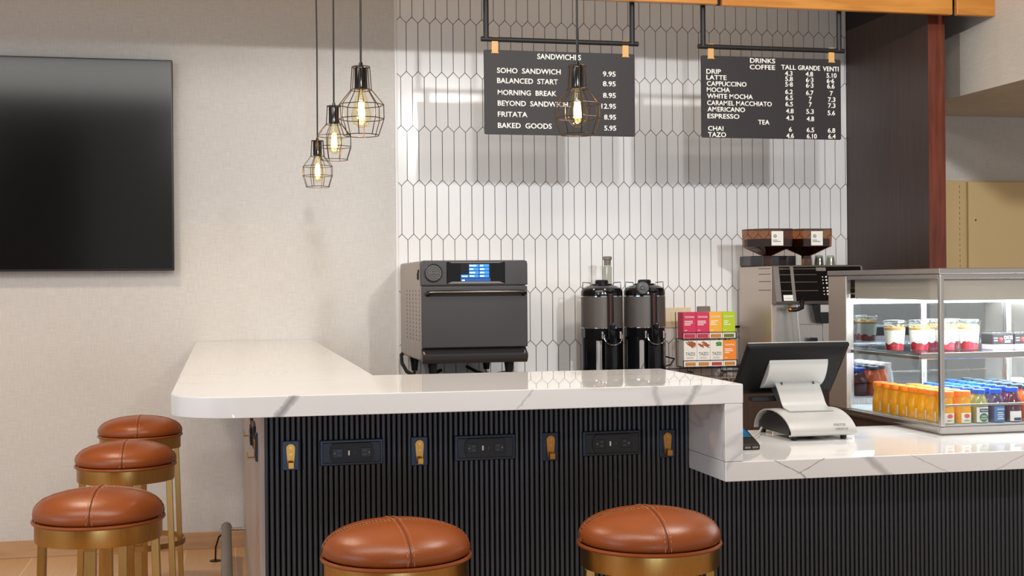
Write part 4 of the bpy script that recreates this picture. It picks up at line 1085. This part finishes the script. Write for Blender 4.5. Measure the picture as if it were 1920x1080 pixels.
# small glasses upside down on top of the machine
def tumbler():
    r = local('shot_glass', 'x', 'glass')
    MB().lathe([(0.023, 0.0), (0.0245, 0.002), (0.0195, 0.050), (0.012, 0.052), (0, 0.052), ], n=24).lathe([(0.021, 0.001), (0.0172, 0.040), (0, 0.041)], n=24).build('glass', M['tumb'], r)
    return r
g0 = tumbler(); g0.location = (3.075, -0.40, 1.4364); tag(g0, 'upturned small glass on the coffee machine, nearest the right hopper', None, 'small glasses on the coffee machine')
for (x, y), lb in zip(((3.105, -0.47), (3.128, -0.415), (3.175, -0.46)), ('upturned small glass on the coffee machine, front one of the middle two', 'upturned small glass on the coffee machine, rear one of the middle two', 'upturned small glass on the coffee machine, at the right end of the row')):
    dup(g0, (x, y, 1.4364), 0, lb, 'small glasses on the coffee machine')

# ------------------------------------------------------------------ point-of-sale terminal
t = thing('till_terminal', 'silver till terminal seen from behind with black tilted monitor', 'till', (1.825, -3.0, 0.852))
bx0, bx1 = 1.716, 1.938
def sheet(prof, x0, x1, th, b=0.0):
    """a bent plate of thickness th along the (y,z) profile"""
    P = [Vector((0, y, z)) for y, z in prof]
    inn = []
    for i, p in enumerate(P):
        tt = (P[min(i + 1, len(P) - 1)] - P[max(i - 1, 0)]).normalized()
        n = Vector((0, -tt.z, tt.y))
        inn.append(p + n * th)
    poly = [(p.y, p.z) for p in P] + [(p.y, p.z) for p in inn[::-1]]
    return MB().prism(poly, 'x', x0, x1)
def smooth_curve(pts, n=6):
    out = []
    P = [Vector((a, b2, 0)) for a, b2 in pts]
    for i in range(len(P) - 1):
        p0, p1, p2, p3 = P[max(i - 1, 0)], P[i], P[i + 1], P[min(i + 2, len(P) - 1)]
        for k in range(n):
            u = k / n
            q = 0.5 * ((2 * p1) + (-p0 + p2) * u + (2 * p0 - 5 * p1 + 4 * p2 - p3) * u * u + (-p0 + 3 * p1 - 3 * p2 + p3) * u ** 3)
            out.append((q.x, q.y))
    out.append(pts[-1]); return out
hump = smooth_curve([(-3.122, 0.8640), (-3.137, 0.868), (-3.140, 0.879), (-3.125, 0.897), (-3.095, 0.916), (-3.05, 0.931), (-3.0, 0.938), (-2.94, 0.936), (-2.89, 0.920), (-2.86, 0.895), (-2.848, 0.868)])
bs = sheet(hump, bx0, bx1, -0.004).build('base_shell', M['silver'], t, 40)
MB().text('micros', 1.862, 0.8955, -3.1335, 0.040, None, 0.0006).build('lettering', M['silverd'], bs, 0)
MB().text('ORACLE', 1.866, 0.8840, -3.1405, 0.041, 0.0058, 0.0006).build('lettering', M['silverd'], bs, 0)
MB().prism([(-3.10, 0.866), (-3.095, 0.905), (-3.0, 0.929), (-2.93, 0.926), (-2.865, 0.89), (-2.86, 0.866)], 'x', bx0 + 0.012, bx1 - 0.006).build('base_core', M['black'], t)
for x in (1.737, 1.905):
    for y in (-3.112, -2.875): MB().cyl((x, y, 0.8520), (x, y, 0.8665), 0.009, 0.011).build('foot', M['black'], t)
neck = smooth_curve([(-3.045, 0.9335), (-3.005, 0.940), (-2.985, 0.952), (-2.968, 0.975), (-2.948, 1.0), (-2.932, 1.016)])
sheet(neck, 1.754, 1.906, 0.004).build('neck', M['silver'], t, 40)
MB().prism([(-2.942, 1.006), (-2.925, 1.028), (-2.90, 1.03), (-2.89, 0.99), (-2.93, 0.96), (-2.965, 0.94), (-2.96, 0.972)], 'x', 1.762, 1.898).build('hinge', M['silverd'], t)
for x in (1.775, 1.886): MB().tube([(x, -2.942, 1.012), (x, -2.935, 1.028), (x, -2.915, 1.034)], 0.003, 6).build('hinge_pin', M['black'], t)
bk = smooth_curve([(-2.888, 0.9985), (-2.915, 1.005), (-2.942, 1.022), (-2.962, 1.05), (-2.972, 1.078), (-2.973, 1.0945)])
poly = bk + [(-2.955, 1.100), (-2.876, 1.006)]
MB().prism(poly, 'x', 1.720, 1.924, 0.002, 1).build('mount_bracket', M['silver'], t, 40)
# monitor, tilted: screen faces the staff side and up
d = Vector((0, 0.14, -0.164)).normalized(); n = Vector((0, -0.76, -0.65)).normalized()
def mon(w, v, k):  # w across, v down the tilt, k out of the back
    return Vector((1.814 + w, -3.0, 1.136)) + d * v + n * k
mb = MB(); bm = mb.bm
rings = []
for hw, v0, v1, k in ((0.172, 0.004, 0.212, -0.026), (0.176, 0.0, 0.216, -0.022), (0.176, 0.0, 0.216, -0.010), (0.172, 0.004, 0.212, -0.005), (0.150, 0.030, 0.190, 0.0045), (0.146, 0.034, 0.186, 0.005)):
    rings.append([bm.verts.new(mon(*c, k)) for c in ((-hw, v0), (hw, v0), (hw, v1), (-hw, v1))])
for a, b2 in zip(rings, rings[1:]):
    for k in range(4): bm.faces.new((a[k], a[(k + 1) % 4], b2[(k + 1) % 4], b2[k]))
bm.faces.new(rings[0]); bm.faces.new(rings[-1])
bmesh.ops.recalc_face_normals(bm, faces=bm.faces[:])
mo = mb.build('monitor', M['monb'], t, 25)
mb = MB(); mb.quad(*[mon(a, b2, -0.0265) for a, b2 in ((-0.160, 0.014), (0.160, 0.014), (0.160, 0.200), (-0.160, 0.200))]); mb.build('screen', M['scrd'], mo)
mb = MB()
for a0, a1 in ((-0.172, 0.172),):
    mb.tube([mon(a0, 0.0005, -0.024), mon(a1, 0.0005, -0.024)], 0.0022, 6)
mb.build('screen_edge', M['silver'], mo)
MB().box(1.69, -2.90, 0.955, 1.93, -2.862, 0.972, 0.003).build('card_slot', M['blackm'], t)
tag(MB().tube([(1.70, -2.95, 0.876), (1.66, -3.02, 0.868), (1.60, -3.10, 0.857), (1.56, -3.14, 0.857), (1.53, -3.156, 0.862)], 0.0035, 8).build('data_cable', M['silver'], None), 'thin grey cable between till and card reader', 'cable')
t = thing('card_reader', 'black card reader with lit blue screen beside the white panel', 'card reader', (1.50, -3.22, 0.852))
MB().prism([(-3.295, 0.8522), (-3.297, 0.866), (-3.285, 0.873), (-3.185, 0.905), (-3.165, 0.903), (-3.16, 0.8522)], 'x', 1.458, 1.546, 0.004, 2).build('body', M['black'], t)
def rd(x, a, k): return (x, -3.285 + 0.10 * a, 0.873 + 0.032 * a + k)
mb = MB(); mb.quad(rd(1.466, 0.35, 0.0012), rd(1.538, 0.35, 0.0012), rd(1.538, 0.95, 0.0012), rd(1.466, 0.95, 0.0012)); s = mb.build('screen', M['scrt'], t, 0)
mb = MB(); mb.quad(rd(1.470, 0.62, 0.0016), rd(1.534, 0.62, 0.0016), rd(1.534, 0.92, 0.0016), rd(1.470, 0.92, 0.0016)); mb.build('screen_panel', M['scr'], s, 0)
mb = MB()
for i in range(3):
    mb.box(1.472 + i * 0.024, -3.2995, 0.857, 1.490 + i * 0.024, -3.2965, 0.863)
mb.build('keys', M['greyp'], t)

# ------------------------------------------------------------------ refrigerated display case
X0, X1, Y0, Y1, Z0, Z1 = 2.232, 3.36, -3.134, -2.352, 0.8525, 1.387
t = thing('display_case', 'steel and glass refrigerated display case with parfaits and juices', 'display case', (2.8, -2.75, Z0))
mb = MB()
mb.box(X0, Y0, Z0 + 0.004, X1, Y0 + 0.018, 0.880, 0.002).box(X0, Y0 + 0.018, Z0 + 0.012, X0 + 0.018, Y1, 0.880, 0.002).box(X0 + 0.02, Y0 + 0.02, Z0, X1 - 0.02, Y1, 0.870)
mb.build('base_frame', M['steelp'], t)
MB().box(X0 + 0.018, Y0 + 0.018, 0.8705, X1, Y1 - 0.02, 0.884).build('floor_plate', M['caseback'], t)
MB().box(X0, Y0, 0.8805, X0 + 0.016, Y0 + 0.016, 1.3665, 0.003, 2).build('corner_post', M['steel'], t)
MB().box(X0 - 0.001, -2.495, 0.8805, X0 + 0.018, Y1, 1.3665, 0.002).box(X0 + 0.018, Y1 - 0.02, 0.8805, X0 + 0.06, Y1, 1.3665, 0.002).build('rear_panel', M['warmsteel'], t)
MB().box(X0 - 0.004, Y0 - 0.004, 1.3685, X1, Y1 + 0.002, Z1, 0.002).build('top_cap', M['steelp'], t)
MB().box(X0 + 0.001, Y0 + 0.001, 1.353, X1, Y0 + 0.014, 1.368, 0.001).box(X0 + 0.001, Y0 + 0.016, 1.353, X0 + 0.014, Y1, 1.368, 0.001).build('top_rail', M['steelp'], t)
MB().box(X0 + 0.022, Y0 + 0.022, 1.283, X1, Y0 + 0.028, 1.368).box(X0 + 0.022, Y0 + 0.028, 1.283, X0 + 0.028, -2.52, 1.368).box(X0 + 0.028, Y0 + 0.028, 1.300, X1, Y1 - 0.03, 1.304).build('header_panel', M['header'], t)
MB().box(X0 + 0.028, Y0 + 0.030, 1.276, X1 - 0.02, Y0 + 0.042, 1.284).box(X0 + 0.022, Y0 + 0.05, 1.276, X0 + 0.032, -2.54, 1.284).build('light_strip', M['led'], t)
MB().box(X0 + 0.004, Y0 + 0.0165, 0.8805, X0 + 0.009, -2.4955, 1.3525).build('side_glass', M['glass'], t)
MB().box(X0 + 0.0165, Y0 + 0.004, 0.8805, X1, Y0 + 0.009, 1.3525).build('front_glass', M['glass'], t)
sh = MB().box(X0 + 0.03, -2.965, 1.097, X1 - 0.02, -2.40, 1.105, 0.001).build('shelf', M['clear'], t)
MB().box(X0 + 0.028, -2.972, 1.086, X1 - 0.02, -2.9655, 1.107, 0.001).box(X0 + 0.024, -2.965, 1.084, X0 + 0.034, -2.40, 1.0965, 0.001).build('shelf_edge', M['steelp'], sh)
MB().box(X0 + 0.04, -2.960, 1.088, X1 - 0.02, -2.948, 1.095).build('shelf_light', M['led'], sh)
MB().box(X0 + 0.018, Y0 + 0.010, 0.943, X1, Y0 + 0.018, 0.950, 0.001).build('price_rail', M['steelp'], t)
bdoor = pane_glass('mirrored_door_glass', (205, 218, 228), 1.0, 0.03, 0.46)
for k, (a, b2, yo) in enumerate(((X0 + 0.062, 2.62, 0.0), (2.60, 2.98, 0.012), (2.96, X1, 0.0))):
    dd = MB().box(a + 0.022, Y1 - 0.030 + yo, 0.906, b2 - 0.022, Y1 - 0.026 + yo, 1.262).build('sliding_door', bdoor, t)
    MB().box(a, Y1 - 0.033 + yo, 0.885, a + 0.022, Y1 - 0.022 + yo, 1.283).box(b2 - 0.022, Y1 - 0.033 + yo, 0.885, b2, Y1 - 0.022 + yo, 1.283).box(a + 0.022, Y1 - 0.033 + yo, 0.885, b2 - 0.022, Y1 - 0.022 + yo, 0.906).box(a + 0.022, Y1 - 0.033 + yo, 1.262, b2 - 0.022, Y1 - 0.022 + yo, 1.283).build('door_frame', M['steel'], dd)
MB().box(X0 + 0.03, -2.80, 0.0, X1 - 0.02, Y1 - 0.02, 0.8520).build('under_cabinet', M['cab'], t)
MB().box(X1, Y0, Z0, X1 + 0.02, Y1, Z1).build('end_panel', M['warmsteel'], t)
lamp('case_light', 'AREA', (2.80, -3.05, 1.272), 12, (0.88, 0.94, 1.0), 1.05, 0.04, aim=(2.80, -2.85, 0.9))
lamp('case_light', 'AREA', (2.80, -2.80, 1.297), 9, (0.88, 0.94, 1.0), 1.0, 0.3, aim=(2.80, -2.80, 0.9))
lamp('case_light', 'AREA', (2.80, -2.93, 1.084), 6.5, (0.88, 0.94, 1.0), 1.0, 0.04, aim=(2.80, -2.88, 0.88))

# parfait cups on the shelf
def parfait():
    r = local('parfait_cup', 'x', 'cup')
    MB().lathe([(0, 0.0003), (0.0285, 0.0003), (0.0300, 0.003), (0.0385, 0.094), (0.0395, 0.096), (0.0395, 0.098), (0.0378, 0.098)], n=32).build('cup', M['clear'], r)
    b = MB(); bm = b.bm
    rn = random.Random(5); nn = 28
    ring = [bm.verts.new((0.0345 * math.cos(2 * PI * k / nn), 0.0345 * math.sin(2 * PI * k / nn), 0.026 + 0.007 * math.sin(k * 1.1) * math.cos(k * 0.37))) for k in range(nn)]
    lo = [bm.verts.new((0.0288 * math.cos(2 * PI * k / nn), 0.0288 * math.sin(2 * PI * k / nn), 0.0018)) for k in range(nn)]
    # keep the rim inside the tapering wall
    for v in ring:
        rr = 0.0292 + v.co.z * 0.088; a = math.atan2(v.co.y, v.co.x); v.co.x = rr * math.cos(a); v.co.y = rr * math.sin(a)
    for k in range(nn): bm.faces.new((lo[k], lo[(k + 1) % nn], ring[(k + 1) % nn], ring[k]))
    bm.faces.new(lo[::-1]); bm.faces.new(ring)
    b.build('berry_layer', M['berry'], r)
    MB().lathe([(0, 0.016), (0.0302, 0.016), (0.0353, 0.071), (0, 0.072)], n=32).build('yoghurt', M['yog'], r)
    g = MB(); rn = random.Random(8)
    g.lathe([(0, 0.070), (0.0350, 0.0712), (0.0360, 0.079), (0.030, 0.083), (0, 0.085)], n=28)
    for k in range(46):
        a = rn.uniform(0, 2 * PI); q = 0.0325 * math.sqrt(rn.random()); g.ball((q * math.cos(a), q * math.sin(a), rn.uniform(0.079, 0.086)), rn.uniform(0.003, 0.0055), 7, 5)
    g.build('granola', M['granola'], r)
    MB().lathe([(0.0402, 0.0955), (0.0412, 0.0975), (0.0408, 0.1005), (0.036, 0.1015), (0.034, 0.106), (0, 0.107)], n=32).build('lid', M['clear'], r)
    return r
SZ = 1.1052
cups = [(2.282, -2.755, 'granola parfait cup nearest the rear left of the glass case shelf'),
        (2.3655, -2.775, 'granola parfait cup second along the shelf front, left of the corner post'),
        (2.452, -2.800, 'granola parfait cup half hidden behind the steel corner post'),
        (2.548, -2.790, 'granola parfait cup right of the corner post, beside the black cartons'),
        (2.455, -2.690, 'granola parfait cup in the rear row, left of the corner post'),
        (2.540, -2.690, 'granola parfait cup in the rear row, right of the corner post')]
c0 = parfait()
for k, (x, y, lb) in enumerate(cups):
    if k == 0: c0.location = (x, y, SZ); tag(c0, lb, None, 'parfait cups on the shelf')
    else: dup(c0, (x, y, SZ), k * 1.3, lb, 'parfait cups on the shelf')
def oat():
    r = local('snack_carton', 'x', 'carton')
    MB().box(-0.0405, -0.035, 0.0, 0.0405, 0.035, 0.0185, 0.003, 2).build('tray', M['grip'], r)
    s = MB().box(-0.0412, -0.0357, 0.0187, 0.0412, 0.0357, 0.0545, 0.002).build('sleeve', M['sleeve'], r)
    MB().box(-0.0405, -0.035, 0.0547, 0.0405, 0.035, 0.0615, 0.003, 2).build('lid', M['clear'], r)
    mb = MB(); mb.lathe([(0, -0.011), (0.007, -0.005), (0.009, 0.002), (0.006, 0.008), (0, 0.009)], (-0.009, -0.0325, 0.034), 14); mb.build('strawberry_picture', M['strawb'], s)
    MB().text('OATS', 0.003, 0.036, -0.0358, 0.033, 0.0125, 0.0005, bold=0.02).build('lettering', M['letter'], s, 0)
    mb = MB()
    for q in range(2): mb.box(0.006, -0.0364, 0.0245 + q * 0.005, 0.028, -0.0357, 0.027 + q * 0.005).box(-0.036, -0.0364, 0.030 + q * 0.009, -0.022, -0.0357, 0.033 + q * 0.009)
    mb.build('small_print', M['grip'], s)
    mb = MB().box(-0.030, -0.0356, 0.005, -0.016, -0.0349, 0.012).box(0.018, -0.0356, 0.004, 0.028, -0.0349, 0.013); mb.build('tray_print', M['greyp'], r)
    return r
o0 = oat()
for k, (x, y, lb) in enumerate(((2.652, -2.80, 'black snack carton with strawberry picture, beside the parfait cups'), (2.738, -2.80, 'black snack carton with strawberry picture, second from the parfait cups'), (2.824, -2.80, 'black snack carton with strawberry picture, third from the parfait cups'))):
    if k == 0: o0.location = (x, y, SZ); tag(o0, lb, None, 'black snack cartons on the shelf')
    else: dup(o0, (x, y, SZ), 0, lb, 'black snack cartons on the shelf')

# juice bottles in rows on the case floor
def patch(mb, r, z0, z1, a0=-140, a1=-40, n=12):
    bm = mb.bm; lo = []; hi = []
    for k in range(n + 1):
        a = math.radians(a0 + (a1 - a0) * k / n)
        lo.append(bm.verts.new((r * math.cos(a), r * math.sin(a), z0))); hi.append(bm.verts.new((r * math.cos(a), r * math.sin(a), z1)))
    for k in range(n): 
        f = bm.faces.new((lo[k], lo[k + 1], hi[k + 1], hi[k])); f.material_index = mb.mi
    return mb
def bottle(kind, juice, cap, fn=None, tall=0.0):
    r = local('juice_bottle', 'x', 'bottle')
    if kind == 'carafe':
        pr = [(0, 0), (0.026, 0), (0.0288, 0.003), (0.0290, 0.034), (0.0272, 0.050), (0.0240, 0.066), (0.0232, 0.080), (0.0240, 0.087), (0.022, 0.090), (0, 0.090)]; cz, cr, ch = 0.0885, 0.0268, 0.017
    else:
        pr = [(0, 0), (0.026, 0), (0.0285, 0.003), (0.0288, 0.056), (0.0275, 0.066), (0.0205, 0.084 + tall), (0.0172, 0.090 + tall), (0.0172, 0.097 + tall), (0, 0.097 + tall)]; cz, cr, ch = 0.094 + tall, 0.0195, 0.0145
    MB().lathe(pr, n=28).build('body', juice, r, 50)
    c = MB(); n = 28
    c.lathe([(0, cz), (cr, cz), (cr, cz + ch - 0.002), (cr - 0.0015, cz + ch), (0, cz + ch)], n=n); c.build('cap', cap, r)
    if fn: fn(r)
    return r
def l_oj(r):
    l = patch(MB(), 0.0294, 0.004, 0.036, -125, -55).build('label', M['lw'], r)
    mb = MB(); mb.ball((0, -0.0290, 0.026), 0.010, s=(1, 0.15, 0.72)); mb.build('emblem', M['lred'], l)
    MB().text('SIMPLY', -0.010, 0.009, -0.0300, 0.020, 0.0052, 0.0003).build('lettering', M['lgreen'], l, 0)
def l_green(r):
    l = patch(MB(), 0.0292, 0.004, 0.052, -135, -45).build('label', M['lw'], r)
    MB().box(-0.0145, -0.0302, 0.036, 0.0145, -0.0290, 0.048, 0.0005).build('emblem', M['lnavy'], l)
    MB().text('Naked', -0.012, 0.0395, -0.0304, 0.024, 0.0065, 0.0003).build('lettering', M['letter'], l, 0)
    Rr = Matrix.Translation((0, -0.0286, 0.019)) @ Matrix.Rotation(PI / 2, 4, 'X')
    MB().lathe([(0, 0.0012), (0.0145, 0.0012), (0.0145, 0)], n=28, M=Rr).build('emblem', M['lgreen'], l)
    MB().text('MACHINE', -0.0115, 0.013, -0.0302, 0.023, 0.0048, 0.0003).build('lettering', M['letter'], l, 0)
    MB().text('GREEN', -0.0085, 0.021, -0.0302, 0.017, 0.0048, 0.0003).build('lettering', M['letter'], l, 0)
def l_blue(r):
    l = patch(MB(), 0.0292, 0.004, 0.054, -130, -50).build('label', M['lblue'], r)
    mb = MB()
    for q in range(4): mb.box(-0.012 + (q % 2) * 0.002, -0.0300, 0.012 + q * 0.0065, 0.012 - (q % 2) * 0.004, -0.0292, 0.0145 + q * 0.0065)
    mb.text('Goodness', -0.013, 0.042, -0.0300, 0.026, 0.007, 0.0003)
    mb.build('lettering', M['letter'], l, 0)
def l_purple(r):
    l = patch(MB(), 0.0292, 0.004, 0.036, -135, -45).build('label', M['lw'], r)
    MB().box(-0.011, -0.0304, 0.006, 0.013, -0.0290, 0.015).build('emblem', M['lnavy'], l)
def l_plain(r):
    patch(MB(), 0.0292, 0.006, 0.050, -140, -40).build('label', M['lw'], r)
FZ = 0.8842
ORD = ['front', 'second', 'third', 'fourth', 'fifth', 'sixth', 'seventh', 'eighth']
rows = [('carafe', 'juice', 'capo', l_oj, 0, 8, 'orange juice bottle with orange cap, %s in the row along the left pane'),
        ('carafe', 'juice', 'capo', l_oj, 0, 6, 'orange juice bottle with orange cap, %s in the second row from the left pane'),
        ('round', 'green', 'capb', l_green, 0, 6, 'green juice bottle with blue cap, %s in its row beside the orange juices'),
        ('round', 'blueb', 'capb', l_blue, 0, 6, 'dark juice bottle with blue label and blue cap, %s in its row'),
        ('round', 'purple', 'capb', l_purple, 0.004, 7, 'purple juice bottle with white label and blue cap, %s in its row'),
        ('round', 'carrot', 'capk', l_plain, 0.008, 7, 'orange-red juice bottle with slate cap, %s in the row beside the purple juices'),
        ('round', 'carrot', 'capk', l_plain, 0.008, 6, 'orange-red juice bottle with slate cap, %s in the row beside the white caps'),
        ('round', 'milk', 'capw', l_plain, 0.014, 5, 'white milk bottle with white cap, %s in its row')]
for ri, (kd, jc, cp, fn, tl, n, lb) in enumerate(rows):
    b0 = None
    for k in range(n):
        loc = (2.2785 + 0.0605 * ri, -3.083 + 0.0605 * k, FZ)
        if b0 is None:
            b0 = bottle(kd, M[jc], M[cp], fn, tl); b0.location = loc; tag(b0, lb % ORD[0], None, 'juice bottles in the display case')
        else:
            dup(b0, loc, 0, lb % ORD[k], 'juice bottles in the display case')
